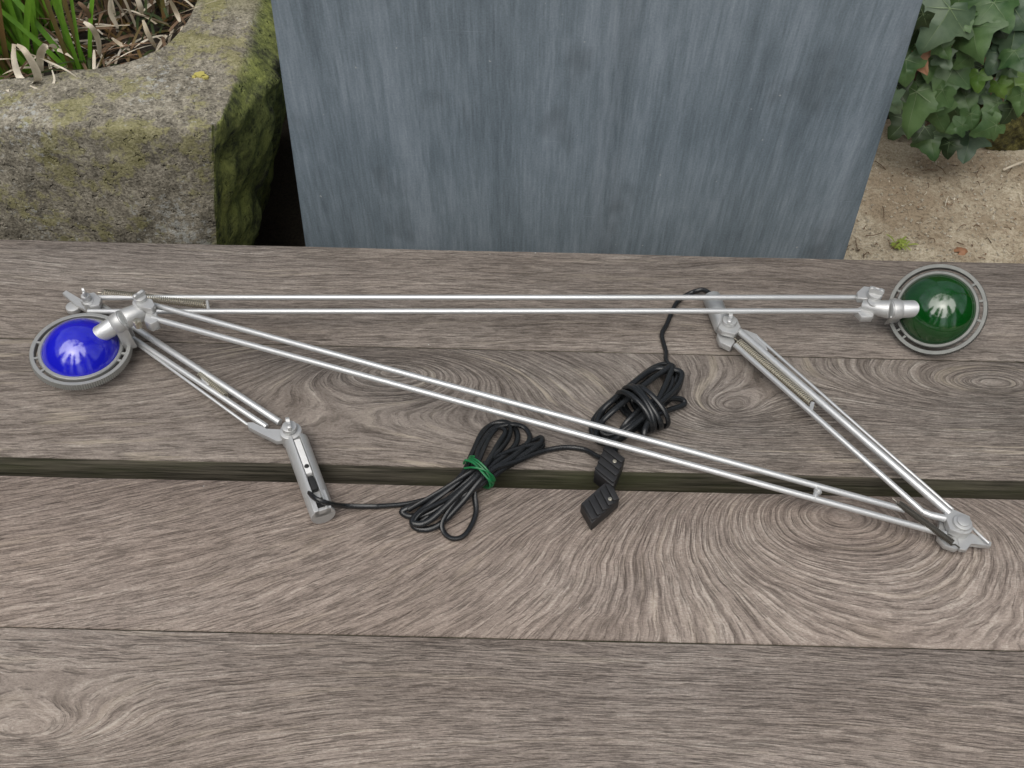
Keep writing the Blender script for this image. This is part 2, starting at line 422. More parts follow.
# lower arm
zl = .011
r1 = rod(gr, W(94, 301, .012), W(280, 422.5, zl + .001), .0031)
rod(gr, W(84, 306, .010), W(267, 427, zl), .0026)
rod(gr, W(98, 316, .008), W(248, 425, zl), .0013, name='tension_wire')
spring(gr, W(200, 374, zl + .001), W(226, 396, zl + .001), .0024)
bm = bmesh.new(); plate(bm, [(199, 374), (204, 372), (210, 384), (204, 385)], .010, .013); obj('spring_hook', bm, M['alu'], gr)
bm = bmesh.new()
plate(bm, [(247, 422), (253, 422), (266, 429), (280, 429), (284, 440), (276, 441), (262, 434), (248, 427)], .007, .0125)
cyl(bm, W(290.5, 430.5, .0190) - Z*.016, W(290.5, 430.5, .0190), .0094, ch=.001)
obj('lower_joint', bm, M['alu'], gr)
knob(gr, W(290, 429.5, .0195), .0064, .005, R(110))
channel_stem(gr, W(296, 441, .0105), W(323.5, 516, .0105), .0102, (cam_pos - W(310, 480, 0)).normalized() + Vector((.12, 0, 0)))
# head at the right
hc = (909.0, 310.5)
J = W(872, 308, zH)
bm = bmesh.new()
plate(bm, [(857, 292), (864, 286), (880, 288), (882, 295), (874, 299), (858, 298)], zH + .001, zH + .007)
plate(bm, [(855, 309), (862, 306), (875, 310), (873, 317), (862, 317)], zH - .006, zH + .001)
cyl(bm, J - Z*.009, J + Z*.009, .0062)
T0 = W(890, 309.5, .040)
cyl(bm, W(862, 306, zH), T0, .0056, .0086, sides=32, ch=.001)
obj('head_joint', bm, M['alu'], gr)
knob(gr, W(874, 297, zH + .007), .0068, .0055, R(-20))
d = ray(937.5, 309); e2 = (up - d*up.dot(d)).normalized(); e1 = d.cross(e2).normalized()
ng = (-d*.975 + e2*.20 + e1*(-.06)).normalized()
Cg = W(936.5, 309, .0365)
head(gr, Cg, ng, T0, Cg + ng*.002 + (T0 - Cg)*.25, 'green')

# cord of the green lamp: crop coordinates of the coil -> picture
def K(pts, z0=0, z1=None, jitter=.0):
    out = []; n = len(pts)
    for i, p in enumerate(pts):
        z = p[2] if len(p) > 2 else z0 + ((z1 if z1 is not None else z0) - z0)*i/(n-1)
        out.append(W(380 + p[0]/3.2, 350 + p[1]/3.2, z))
    return out
c1 = [W(309, 492, .0150), W(311, 495, .0195), W(318, 500, .0235), W(330, 504, .018), W(346, 506, .006), W(375, 506.5, .003)]
c1 += K([(0, 500, .003), (100, 490, .004), (200, 458, .008), (300, 398, .012), (400, 338, .008), (480, 296, .004), (512, 280, .003), (520, 288, .006), (505, 306, .008),
         (420, 362, .010), (330, 425, .014), (200, 505, .009), (110, 532, .004), (74, 524, .003), (82, 508, .005), (180, 468, .010), (262, 400, .012), (296, 330, .008),
         (335, 255, .004), (395, 230, .003), (436, 258, .003), (432, 305, .006), (370, 358, .014), (300, 415, .017), (180, 508, .009), (106, 542, .004), (122, 572, .003), (185, 562, .004),
         (262, 488, .010), (335, 402, .018), (430, 338, .012), (478, 290, .006), (466, 252, .004), (425, 238, .007), (362, 252, .008), (318, 312, .009), (300, 372, .016),
         (240, 430, .014), (160, 490, .010), (108, 535, .009), (110, 556, .009), (160, 545, .010), (250, 462, .016), (330, 380, .020), (380, 300, .012), (402, 262, .007), (380, 248, .006), (350, 280, .008),
         (320, 345, .014), (300, 400, .016), (302, 460, .008), (306, 525, .003), (275, 588, .003), (235, 604, .003), (204, 582, .003), (205, 540, .007), (270, 452, .014), (340, 392, .018), (440, 356, .010), (520, 325, .004),
         (590, 312, .003), (650, 318, .003), (690, 338, .006), (716, 352, .009)])
bm = bmesh.new(); tube(bm, spline(c1, 8), .0026, 10, flat=.8)
cord_g = obj('power_cord', bm, M['cord'], gr)
# a few extra strands of the same coil
for k, pts in enumerate([
    [(90, 512, .009), (200, 448, .013), (300, 385, .018), (400, 330, .012), (500, 302, .006), (516, 312, .004), (420, 368, .005), (330, 420, .009), (215, 478, .013), (140, 515, .012), (112, 548, .008), (140, 560, .006)],
    [(310, 300, .004), (355, 240, .006), (412, 242, .007), (408, 290, .010), (340, 365, .017), (250, 448, .013), (170, 520, .006), (130, 552, .004)]]):
    bm = bmesh.new(); tube(bm, spline(K(pts, 0), 8), .0026, 10, flat=.8); obj('cord_loop', bm, M['cord'], gr)
def plug(parent, pts_top, h, nrib, hole, name='plug'):
    """pts_top: 4 picture corners of the upper face, front-left, front-right, back-right, back-left"""
    a, b, c_, d_ = [W(x, y, h) for x, y in pts_top]
    bm = bmesh.new(); low = [p - Z*(h - .002) for p in (a, b, c_, d_)]
    prism(bm, low, [a, b, c_, d_])
    for k in range(nrib):
        t = (k + .6)/(nrib + .3); p = a.lerp(d_, t); q = b.lerp(c_, t); ax = (q - p); Lr = ax.length; ax.normalize(); ay = Z.cross(ax)
        box(bm, (p + q)/2 + Z*.0004 - ay*0, ax, ay, Z, Lr*.97, (a - d_).length/(nrib + .3)*.62, .0026, .0005)
    f0 = (a + b)/2 - Z*h*.4; ax = (b - a).normalized(); ay = Z.cross(ax)
    o = obj(name, bm, M['plug'], parent)
    bm = bmesh.new(); p = a.lerp(c_, .5).lerp(c_, hole); cyl(bm, p + Z*.0008, p + Z*.0024, .0018, sides=14); obj('screw', bm, M['spring'], o)
    return o
plug(cord_g, [(594.5, 471), (613.5, 486), (625, 458), (606, 443.5)], .018, 4, .3)

tie = bmesh.new()
def helix(ctr, axis, ra, rz, turns, pitch, n=14, ph=0):
    ax = axis.normalized(); s = Z.cross(ax).normalized(); pts = []
    for k in range(int(turns*n) + 1):
        a = 2*math.pi*k/n + ph; pts.append(ctr + ax*(pitch*(k/n - turns/2)) + s*math.cos(a)*ra*(1 + .06*math.sin(k*.35)) + Z*math.sin(a)*rz)
    return pts
cc = W(380 + 318/3.2, 350 + 392/3.2, .012); axd = W(380 + 400/3.2, 350 + 330/3.2, .012) - W(380 + 250/3.2, 350 + 445/3.2, .012)
tube(tie, spline(helix(cc, axd, .0155, .0125, 3.2, .0022), 3), .00085, 6)
q = K([(272, 352, .022), (300, 362, .0255), (330, 395, .0255), (352, 418, .022), (362, 425, .014)], 0); tube(tie, spline(q, 5), .0009, 6)
q = K([(270, 378, .018), (300, 376, .026), (335, 385, .026), (360, 402, .020), (368, 418, .012)], 0); tube(tie, spline(q, 5), .0009, 6)
o = obj('wire_tie', tie, M['tie'], None, loc=cc); tag(o, 'green plastic-coated wire twisted round the middle of the black cord coil', 'wire tie')

# ================= blue lamp
bl = thing('desk_lamp', W(716, 310, 0), 'silver lamp with cobalt blue glass shade, its long arm slanting across the planks', 'desk lamp', GL)
zA, zB = .048, .018
rod(bl, W(150, 304, zA), W(905, 510, zB + .002), .0027)
rod(bl, W(152, 318, zA), W(946, 534.5, zB - .002), .0027)
bm = bmesh.new(); cyl(bm, W(817, 491, zB + .004), W(814, 500, zB + .003), .0024, sides=14); cyl(bm, W(819, 490.5, zB + .004), W(816.5, 492.5, zB + .004), .0034, sides=14); obj('rod_clip', bm, M['alu'], bl)
JB = W(143, 309, .046)
T0 = W(124, 319, .047)
bm = bmesh.new()
cyl(bm, T0, W(149, 308, .046), .0092, .0078, sides=32, ch=.001)
plate(bm, [(134, 301), (139, 296), (152, 299), (155, 305), (151, 309), (137, 306)], .050, .057)
plate(bm, [(146, 312), (156, 310), (158, 321), (150, 324), (144, 321)], .040, .050)
cyl(bm, JB - Z*.010, JB + Z*.010, .0068)
obj('head_joint', bm, M['alu'], bl)
knob(bl, W(141, 300, .056), .0058, .0045, R(50))
bm = bmesh.new(); p = W(137, 322, .055); cyl(bm, p - Z*.006, p + Z*.002, .0034, sides=20); cyl(bm, p + Z*.001, p + Z*.004 + Vector((.002, -.007, 0)), .0010, sides=10)
obj('toggle_switch', bm, M['spring'], bl)
d = ray(80.7, 348.5); e2 = (up - d*up.dot(d)).normalized(); e1 = -d.cross(e2).normalized()
if e1.dot(rt) < 0: e1 = -e1
nb = (-d*.735 + e2*.645 + e1*(-.20)).normalized()
Cb = W(80.7, 348.0, .023)
head(bl, Cb, nb, T0, Cb + nb*.001 + (T0 - Cb)*.25, 'blue')
# elbow at the lower right
bm = bmesh.new()
plate(bm, [(944, 512), (951, 508), (970, 516), (972, 527), (962, 534), (950, 529)], .014, .021)
plate(bm, [(940, 518), (950, 526), (958, 536), (962, 546), (956, 549), (945, 545), (938, 537)], .006, .012)
plate(bm, [(957, 538), (972, 533), (992, 542), (991, 546), (982, 545), (971, 543), (967, 550), (960, 549)], .008, .0125)
cyl(bm, W(962, 524.5, .0205) - Z*.016, W(962, 524.5, .0205), .0086)
obj('elbow_joint', bm, M['alu'], bl)
knob(bl, W(962, 523.5, .021), .0074, .0025, 0, wing=False, name='pivot_cap')
spring(bl, W(898.5, 503, .024), W(953, 543, .017), .0022, .0007, .0013, 'dkspring')
bm = bmesh.new(); tube(bm, [W(923, 512, .020), W(930, 515, .020), W(945, 518.5, .019)], .0030, 14); obj('rod_end', bm, M['rod'], bl)
# lower arm
rod(bl, W(735, 345, .014), W(923.5, 512.5, .020), .0026)
rod(bl, W(737, 329.5, .017), W(950, 514, .019), .0034)
rod(bl, W(757, 337, .015), W(953, 510, .017), .0015, name='tension_wire')
rod(bl, W(968, 524, .014), W(989, 543.5, .015), .0011, name='tension_wire')
spring(bl, W(739, 342, .015), W(811, 403, .016), .0030)
bm = bmesh.new(); plate(bm, [(811, 401), (815, 402), (813, 410), (809, 408)], .012, .018); obj('spring_hook', bm, M['alu'], bl)
bm = bmesh.new()
plate(bm, [(738, 328), (746, 330), (757, 334), (764, 342), (768, 350), (764, 349), (756, 341), (744, 336)], .011, .016)
plate(bm, [(718, 327), (724, 318), (737, 318), (741, 327), (735, 334), (722, 331)], .016, .022)
plate(bm, [(717, 334), (722, 330), (733, 334), (735, 342), (731, 347), (720, 342)], .006, .013)
cyl(bm, W(729, 323.5, .0215) - Z*.018, W(729, 323.5, .0215), .0085, ch=.001)
cyl(bm, W(732, 336, .012), W(732, 336, .012) + Z*.008, .0038)
obj('lower_joint', bm, M['alu'], bl)
knob(bl, W(729, 322.5, .022), .0068, .004, R(75))
bm = bmesh.new(); a, b = W(724, 329, .0105), W(711.5, 297, .0105); dd = (b - a).normalized()
tube(bm, [a, a + dd*.001, b - dd*.001, b, b - dd*.0005, b - dd*.012], [.0080, .0088, .0088, .0080, .0066, .0064], 32)
obj('mounting_stem', bm, M['alu'], bl)
# cord of the blue lamp

c2 = [b - dd*.008, b + dd*.004, W(703, 290, .009), W(697, 291, .007), W(691, 293, .004), W(682, 298, .003), W(676, 304, .003), W(671, 314, .003), W(667, 324, .003), W(662, 334, .003), W(663.5, 343, .003), W(666, 352, .003), W(667, 362, .004)]
loops = []
ctr = Vector((820, 172)); La = Vector((.77, -.64)).normalized(); Lb = Vector((-La.y, La.x))
nl = 6
for k in range(nl):
    hl = 172 - 9*((k*2) % 5); hw = (74, 52, 66, 40, 60, 48)[k] ; off = Lb*(0, 7, -6, 4, -9, 9)[k] + La*random.uniform(-10, 10)
    m_ = 16
    for j in range(m_):
        a = 2*math.pi*j/m_ + (.2 if k == 0 else 0)
        e = ctr + off + La*(math.cos(a)*hl) + Lb*(math.sin(a)*hw*(1.25 - .45*math.sin(a)**2))
        z = .003 + .0034*k*(1.0 if abs(math.cos(a)) < .6 else .75)
        loops.append((e.x, e.y, z))
c2 += K(loops, 0)
hx_axis = (K([(ctr.x + La.x*100, ctr.y + La.y*100, .013)], 0)[0] - K([(ctr.x - La.x*100, ctr.y - La.y*100, .013)], 0)[0])
hc2 = K([(838, 188, .0135)], 0)[0]
hx = helix(hc2, hx_axis + Vector((.035, .0, 0)),   .0235, .0155, 4.5, .0052, 14, R(160))
for i_, p in enumerate(hx): p += hx_axis.normalized()*.002*math.sin(i_*.45*1.3); p.z = max(p.z, TABLE + .0026)
c2 += [p for p in hx]
c2 += K([(880, 200, .014), (930, 190, .008), (972, 174, .004), (965, 158, .006), (920, 156, .012), (860, 170, .018), (800, 220, .018), (770, 262, .010), (755, 310, .003), (750, 360, .003), (745, 400, .003), (740, 432, .006)], 0)
bm = bmesh.new(); tube(bm, spline(c2, 6), .0026, 10, flat=.85)
cord_b = obj('power_cord', bm, M['cord'], bl)
plug(cord_b, [(581, 503.5), (592, 523), (619.5, 499), (609, 479)], .014, 0, .5)
pb = [o for o in cord_b.children if o.name.startswith('plug')][0]
bm = bmesh.new()
a, b_, c_, d_ = [W(x, y, .0142) for x, y in [(581, 503.5), (592, 523), (619.5, 499), (609, 479)]]
for k in range(5):
    t = (k + .5)/5; p = a.lerp(d_, t); q2 = b_.lerp(c_, t); axx = (q2 - p); Lr = axx.length; axx.normalize()
    box(bm, p.lerp(q2, .56), axx, Z.cross(axx), Z, Lr*.80, .0050, .0034, .0006)
obj('grip_ribs', bm, M['plug'], pb)

# ------------------------------------------------------------------ ground
gm, nt, bs = newmat('sandy_concrete'); co = coords(nt)
n1 = noise_n(nt, co, 6, 6, .65); n2 = noise_n(nt, co, 160, 4, .7); n3 = noise_n(nt, co, 420, 2, .6); n4 = noise_n(nt, co, 22, 5, .7)
tt = math_n(nt, 'MULTIPLY_ADD', n2, .55, math_n(nt, 'MULTIPLY', n3, .35)); tt = math_n(nt, 'MULTIPLY_ADD', n4, .25, tt)
c = ramp(nt, tt, [(.40, (.14, .115, .08)), (.54, (.43, .37, .27)), (.68, (.60, .54, .42)), (.85, (.74, .68, .56))])
c = mixc(nt, ramp(nt, n1, [(.45, .9), (.60, 0.0)]), c, mixc(nt, 1.0, c, (.60, .54, .49), 'MULTIPLY'))
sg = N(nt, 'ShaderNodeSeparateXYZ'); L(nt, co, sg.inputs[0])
df = ramp(nt, math_n(nt, 'ADD', sg.outputs[0], math_n(nt, 'MULTIPLY', n4, .3)), [(.0, 1.0), (.25, 0.0)])  # dark soil colour on the left also paints the deep shade beside the trough
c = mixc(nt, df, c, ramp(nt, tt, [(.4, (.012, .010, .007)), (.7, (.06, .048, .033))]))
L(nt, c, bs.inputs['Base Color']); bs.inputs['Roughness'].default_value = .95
bump(nt, bs, tt, .0035, .9)
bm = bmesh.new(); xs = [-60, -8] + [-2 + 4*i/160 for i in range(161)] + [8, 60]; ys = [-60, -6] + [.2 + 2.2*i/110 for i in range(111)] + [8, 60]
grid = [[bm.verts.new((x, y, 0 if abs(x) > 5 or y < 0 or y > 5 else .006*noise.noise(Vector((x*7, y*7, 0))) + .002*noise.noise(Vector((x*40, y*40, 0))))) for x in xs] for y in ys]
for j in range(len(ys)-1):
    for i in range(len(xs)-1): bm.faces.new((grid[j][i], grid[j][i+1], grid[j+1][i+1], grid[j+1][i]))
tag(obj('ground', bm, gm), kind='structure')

# ------------------------------------------------------------------ zinc planter
ZY = .90
zt = TABLE + .30
def xat(pa, pb, z):
    a, b = V(*pa, ZY), V(*pb, ZY); return a.x + (b.x - a.x)*(z - a.z)/(b.z - a.z)
xl0, xl1 = xat((305, 243), (270.5, 0), .01), xat((305, 243), (270.5, 0), zt)
xr0, xr1 = xat((845, 256), (923.5, 0), .01), xat((845, 256), (923.5, 0), zt)
zm, nt, bs = newmat('patinated_zinc'); co = coords(nt)
sepz = N(nt, 'ShaderNodeSeparateXYZ'); L(nt, co, sepz.inputs[0])
fan = math_n(nt, 'MULTIPLY_ADD', math_n(nt, 'MULTIPLY', sepz.outputs[0], sepz.outputs[2]), -.13, sepz.outputs[0])
cv = N(nt, 'ShaderNodeCombineXYZ'); L(nt, fan, cv.inputs[0]); L(nt, sepz.outputs[1], cv.inputs[1]); L(nt, sepz.outputs[2], cv.inputs[2]); cz = cv.outputs[0]
s1 = noise_n(nt, scalev(nt, cz, (17, 17, 1.6)), 1, 5, .6, .3)
s2 = noise_n(nt, scalev(nt, cz, (95, 95, 5)), 1, 4, .65)
s3 = noise_n(nt, scalev(nt, cz, (450, 450, 30)), 1, 3, .6)
b1 = noise_n(nt, cz, 7, 4, .6)
g5 = noise_n(nt, cz, 500, 2, .6)
tt = math_n(nt, 'MULTIPLY_ADD', s2, .15, math_n(nt, 'MULTIPLY', s1, .35)); tt = math_n(nt, 'MULTIPLY_ADD', s3, .22, tt)
tt = math_n(nt, 'MULTIPLY_ADD', b1, .20, tt); tt = math_n(nt, 'MULTIPLY_ADD', g5, .15, tt)
c = ramp(nt, tt, [(.38, (.098, .124, .148)), (.515, (.190, .240, .282)), (.60, (.275, .330, .385)), (.74, (.44, .50, .56))])
bl_ = ramp(nt, noise_n(nt, scalev(nt, cz, (13, 13, 8)), 1, 3, .5), [(.60, 0.0), (.70, .45)])
c = mixc(nt, bl_, c, (.07, .085, .095))
wb = ramp(nt, noise_n(nt, scalev(nt, cz, (8.5, 8.5, .5)), 1, 3, .55), [(.56, 0.0), (.66, .5)])
c = mixc(nt, wb, c, mixc(nt, 1.0, c, (.60, .62, .62), 'MULTIPLY'))
wb2 = ramp(nt, noise_n(nt, scalev(nt, cz, (40, 40, 2.2)), 1, 4, .7), [(.58, 0.0), (.72, .22)])
c = mixc(nt, wb2, c, (.42, .48, .54))
sp = ramp(nt, noise_n(nt, cz, 150, 1, .5), [(.80, 0.0), (.83, .7)])
c = mixc(nt, sp, c, (.5, .52, .53))
scr = ramp(nt, noise_n(nt, scalev(nt, cz, (14, 14, 420)), 1, 2, .5), [(.735, 0.0), (.77, .35)])
c = mixc(nt, scr, c, (.36, .41, .47))
L(nt, c, bs.inputs['Base Color']); bs.inputs['Metallic'].default_value = .15
L(nt, math_n(nt, 'MULTIPLY_ADD', s1, .25, .42), bs.inputs['Roughness'])
bump(nt, bs, s3, .0003, .5)
bm = bmesh.new(); dpt = .46; th = .004
def ringv(z, xl, xr, ins, sh=0): return [bm.verts.new(p) for p in ((xl+ins, ZY+ins, z), (xr-ins, ZY+ins, z), (xr-ins, ZY+dpt-ins, z), (xl+ins, ZY+dpt-ins, z))]
lv = [ringv(.012, xl0, xr0, 0), ringv(zt - .02, xl0+(xl1-xl0)*.97, xr0+(xr1-xr0)*.97, 0), ringv(zt - .018, xl1, xr1, -.005), ringv(zt, xl1, xr1, -.005), ringv(zt, xl1, xr1, .004), ringv(.03, xl0, xr0, .004)]
for a, b in zip(lv, lv[1:]):
    for k in range(4): bm.faces.new((a[k], a[(k+1) % 4], b[(k+1) % 4], b[k]))
bm.faces.new(lv[0]); bm.faces.new(lv[-1])
bmesh.ops.bevel(bm, geom=[e for e in bm.edges], offset=.0015, segments=2, affect='EDGES')
zr = thing('zinc_planter', Vector(((xl0 + xr0)/2, ZY + dpt/2, 0)), 'tall blue-grey zinc planter with streaked patina standing behind the table', 'planter')
obj('container', bm, zm, zr, ang=30)
soilm, nt, bs = newmat('dark_soil'); co = coords(nt)
c = ramp(nt, noise_n(nt, co, 60, 6, .7), [(.35, (.012, .009, .006)), (.6, (.045, .033, .022)), (.75, (.10, .075, .05))])
L(nt, c, bs.inputs['Base Color']); bs.inputs['Roughness'].default_value = .95; bump(nt, bs, noise_n(nt, co, 90, 5, .7), .01, 1)
bm = bmesh.new(); a = ringv(zt - .05, xl0+(xl1-xl0)*.9, xr0+(xr1-xr0)*.9, .004); bm.faces.new(a); obj('soil', bm, soilm, zr)

# ------------------------------------------------------------------ stone trough
FY = .95
ZT = V(150, 130, FY).z
xr_ = V(224, 130, FY).x
cx_, cy_, A_, B_ = xr_ - .485, FY + .31, .485, .31
def sup(a, A, B, n):
    c_, s_ = math.cos(a), math.sin(a); k = (abs(c_/A)**n + abs(s_/B)**n)**(-1/n); return c_*k, s_*k
NA = 1500; angs = []
for k in range(NA):
    t = k/NA
    angs.append(t)
# dense sampling where the camera looks (front-right quadrant)
import bisect
def dens(a): 
    a = (a + math.pi) % (2*math.pi) - math.pi
    return 6.0 if -1.9 < a < .6 else 1.0
cum = [0]; M_ = 4000
for k in range(M_): cum.append(cum[-1] + dens(2*math.pi*k/M_))
AN = []
for k in range(NA):
    v_ = cum[-1]*k/NA; i = bisect.bisect_right(cum, v_) - 1; AN.append(2*math.pi*(i + (v_ - cum[i])/(cum[i+1] - cum[i]))/M_)
levels = []
for j in range(71):             # outer wall, bottom to top
    z = (ZT - .012)*j/70 ; levels.append(('o', z, 0))
for s_, dz in ((.10, -.0075), (.25, -.003), (.45, 0.0)): levels.append(('o', ZT + dz, s_*.03))
for j in range(1, 26): levels.append(('m', ZT, j/26))
for dz, sh in ((-.002, 1.0), (-.008, 1.02), (-.02, 1.03), (-.05, 1.03), (-.1, 1.03)): levels.append(('i', ZT + dz, sh))
bm = bmesh.new(); rows = []
def outline(kind, z, q, a):
    ox, oy = sup(a, A_, B_, 26); ix, iy = sup(a, .385, .205, 3.4)
    iy *= 1.0 if iy > 0 else 1.07; ix += .01
    if kind == 'o':
        l = math.hypot(ox, oy); s = 1 - q*.35/l; return ox*s, oy*s
    if kind == 'm': 
        l = math.hypot(ox, oy); s = 1 - .03*.45*.35/l
        return ox*s + (ix - ox*s)*q, oy*s + (iy - oy*s)*q
    return ix/q, iy/q
for kind, z, q in levels:
    row = []
    for a in AN:
        x, y = outline(kind, z, q, a); X, Y = cx_ + x, cy_ + y
        p = Vector((X, Y, z)); big = noise.noise(p*5)*.010 + noise.noise(p*17)*.005 + noise.noise(p*60)*.0022 + noise.noise(p*170)*.0010
        side = max(0, min(1, (X - (xr_ - .012))/.01))
        if side > 0 and kind == 'o':
            rg = abs(noise.noise(Vector((Y*16, z*7, 3))))*.028 + noise.noise(Vector((Y*45, z*22, 5)))*.008
            low = max(0, (.30 - z))*.22
            blg = max(0, min(1, (Y - FY)/.16)); X += side*.048*(blg*blg*(3 - 2*blg))*max(0, 1 - ((ZT - z)/.42)**2)*min(1, (ZT - z)/.03)
            X += side*(rg*min(1, (Y - FY)/.05 + .15) - .010)*min(1, (ZT - z)/.05)
        X -= (ZT - z)*.20*max(0, x/A_)**3 + (.05*(Y - FY)*max(0, x/A_)**4 if kind != 'i' else 0)
        l = math.hypot(x, y)
        if kind == 'm' or kind == 'i' and z > ZT - .01: z2 = z + big*.55 - .004*noise.noise(p*9); row.append(bm.verts.new((X + big*.3*q, Y + big*.3*q, z2)))
        else:
            row.append(bm.verts.new((X + big*(.5 if abs(x) > A_*.97 else .1), Y - big*(.6 if y < 0 else -.6), z + (big*.55 - .004*noise.noise(p*9) if z > ZT - .02 else 0))))
    rows.append(row)
for a, b in zip(rows, rows[1:]):
    for k in range(NA): bm.faces.new((a[k], a[(k+1) % NA], b[(k+1) % NA], b[k]))
sm, nt, bs = newmat('lichened_sandstone'); co = coords(nt); geo = N(nt, 'ShaderNodeNewGeometry')
spz = N(nt, 'ShaderNodeSeparateXYZ'); L(nt, geo.outputs['Normal'], spz.inputs[0])
pz = N(nt, 'ShaderNodeSeparateXYZ'); L(nt, co, pz.inputs[0])
n1 = noise_n(nt, co, 14, 6, .7); n2 = noise_n(nt, co, 75, 5, .75); n3 = noise_n(nt, co, 300, 3, .6); n4 = noise_n(nt, co, 32, 6, .7)
tt = math_n(nt, 'MULTIPLY_ADD', n2, .42, math_n(nt, 'MULTIPLY_ADD', n4, .28, math_n(nt, 'MULTIPLY', n3, .30)))
c = ramp(nt, tt, [(.34, (.045, .040, .031)), (.47, (.185, .168, .130)), (.58, (.36, .33, .265)), (.72, (.62, .59, .51))])
topf = ramp(nt, spz.outputs[2], [(.45, 0.0), (.8, 1.0)])
lich = ramp(nt, math_n(nt, 'MULTIPLY_ADD', n2, .35, math_n(nt, 'MULTIPLY', n1, .7)), [(.535, 0.0), (.575, 1.0)])
c = mixc(nt, math_n(nt, 'MULTIPLY', lich, .55), c, mixc(nt, n3, (.14, .14, .035), (.32, .30, .095)))
wh = ramp(nt, math_n(nt, 'MULTIPLY_ADD', noise_n(nt, co, 120, 4, .75), .7, math_n(nt, 'MULTIPLY', noise_n(nt, co, 9, 3, .5), .35)), [(.60, 0.0), (.66, 1.0)])
c = mixc(nt, math_n(nt, 'MULTIPLY', wh, .75), c, (.42, .43, .41))
# yellow-green film on the far part of the rim and green moss on the right-hand flank
film = ramp(nt, math_n(nt, 'ADD', math_n(nt, 'MULTIPLY', topf, math_n(nt, 'MULTIPLY_ADD', pz.outputs[1], 5.0, .62)), math_n(nt, 'MULTIPLY_ADD', n4, .5, -.25)), [(.25, 0.0), (.6, 1.0)])
c = mixc(nt, math_n(nt, 'MULTIPLY', film, .55), c, mixc(nt, n2, (.085, .090, .022), (.235, .23, .085)))
mossf = ramp(nt, math_n(nt, 'ADD', spz.outputs[0], math_n(nt, 'MULTIPLY_ADD', n4, .5, -.25)), [(.38, 0.0), (.72, 1.0)])
xs_ = math_n(nt, 'ADD', math_n(nt, 'MULTIPLY_ADD', pz.outputs[1], .05, pz.outputs[0]), math_n(nt, 'MULTIPLY_ADD', n4, .012, -.006))
mossf = math_n(nt, 'MAXIMUM', mossf, math_n(nt, 'MULTIPLY', ramp(nt, xs_, [(.468, 0.0), (.478, 1.0)]), ramp(nt, math_n(nt, 'MULTIPLY', spz.outputs[2], -1.0), [(.0, .97), (.02, 1.0)])))
moss = ramp(nt, math_n(nt, 'MULTIPLY_ADD', n2, .5, math_n(nt, 'MULTIPLY', noise_n(nt, scalev(nt, co, (20, 20, 5)), 1, 4, .7), .5)), [(.40, (.030, .036, .016)), (.47, (.15, .175, .045)), (.58, (.38, .41, .11))])
moss = mixc(nt, ramp(nt, math_n(nt, 'ADD', math_n(nt, 'ADD', pz.outputs[1], .31), math_n(nt, 'MULTIPLY_ADD', n1, .10, -.05)), [(.025, 0.0), (.07, .72)]), moss, mixc(nt, 1.0, moss, (.45, .50, .42), 'MULTIPLY'))
c = mixc(nt, math_n(nt, 'MULTIPLY', mossf, .93), c, moss)
L(nt, c, bs.inputs['Base Color']); bs.inputs['Roughness'].default_value = .92
pit = ramp(nt, noise_n(nt, co, 110, 2, .5), [(.30, 0.0), (.38, 1.0)])
bump(nt, bs, math_n(nt, 'ADD', pit, math_n(nt, 'MULTIPLY_ADD', n2, .7, math_n(nt, 'MULTIPLY', n3, .4))), .0028, .9)
tr = thing('stone_trough', Vector((cx_, cy_, 0)), 'old stone trough with lichen and moss, planted with sedge, left of the zinc planter', 'trough')
obj('basin', bm, sm, tr, ang=70)
bm = bmesh.new(); sz = ZT - .035; gr_ = []
for j in range(50):
    rw = []
    for i in range(100):
        x = -.43 + .86*i/99; y = -.25 + .5*j/49
        rw.append(bm.verts.new((cx_ + x, cy_ + y, sz + .012*noise.noise(Vector((x*20, y*20, 0))))))
    gr_.append(rw)
for j in range(49):
    for i in range(99): bm.faces.new((gr_[j][i], gr_[j][i+1], gr_[j+1][i+1], gr_[j+1][i]))
obj('soil', bm, soilm, tr)
# yellow lichen rosette
ylm, nt, bs = newmat('yellow_lichen'); bs.inputs['Base Color'].default_value = (.44, .39, .11, 1); bs.inputs['Roughness'].default_value = .9
for (px, py, r) in ((200, 75, .0075), (205, 77, .004), (194, 77, .003), (65, 108, .0025), (113, 113, .003), (41, 105, .002)):
    bm = bmesh.new(); c0 = W(px, py, ZT - TABLE + .0)
    rr_ = [r*(1 + .55*noise.noise(Vector((math.cos(t)*1.6, math.sin(t)*1.6, px)))) for t in [2*math.pi*k/30 for k in range(30)]]
    a = [bm.verts.new(c0 + Vector((math.cos(2*math.pi*k/30)*rr_[k], math.sin(2*math.pi*k/30)*rr_[k]*.8, .0010))) for k in range(30)]
    b = [bm.verts.new(v.co - Z*.008) for v in a]; bm.faces.new(a)
    for k in range(30): bm.faces.new((a[k], a[(k+1) % 30], b[(k+1) % 30], b[k]))
    obj('lichen', bm, ylm, tr)


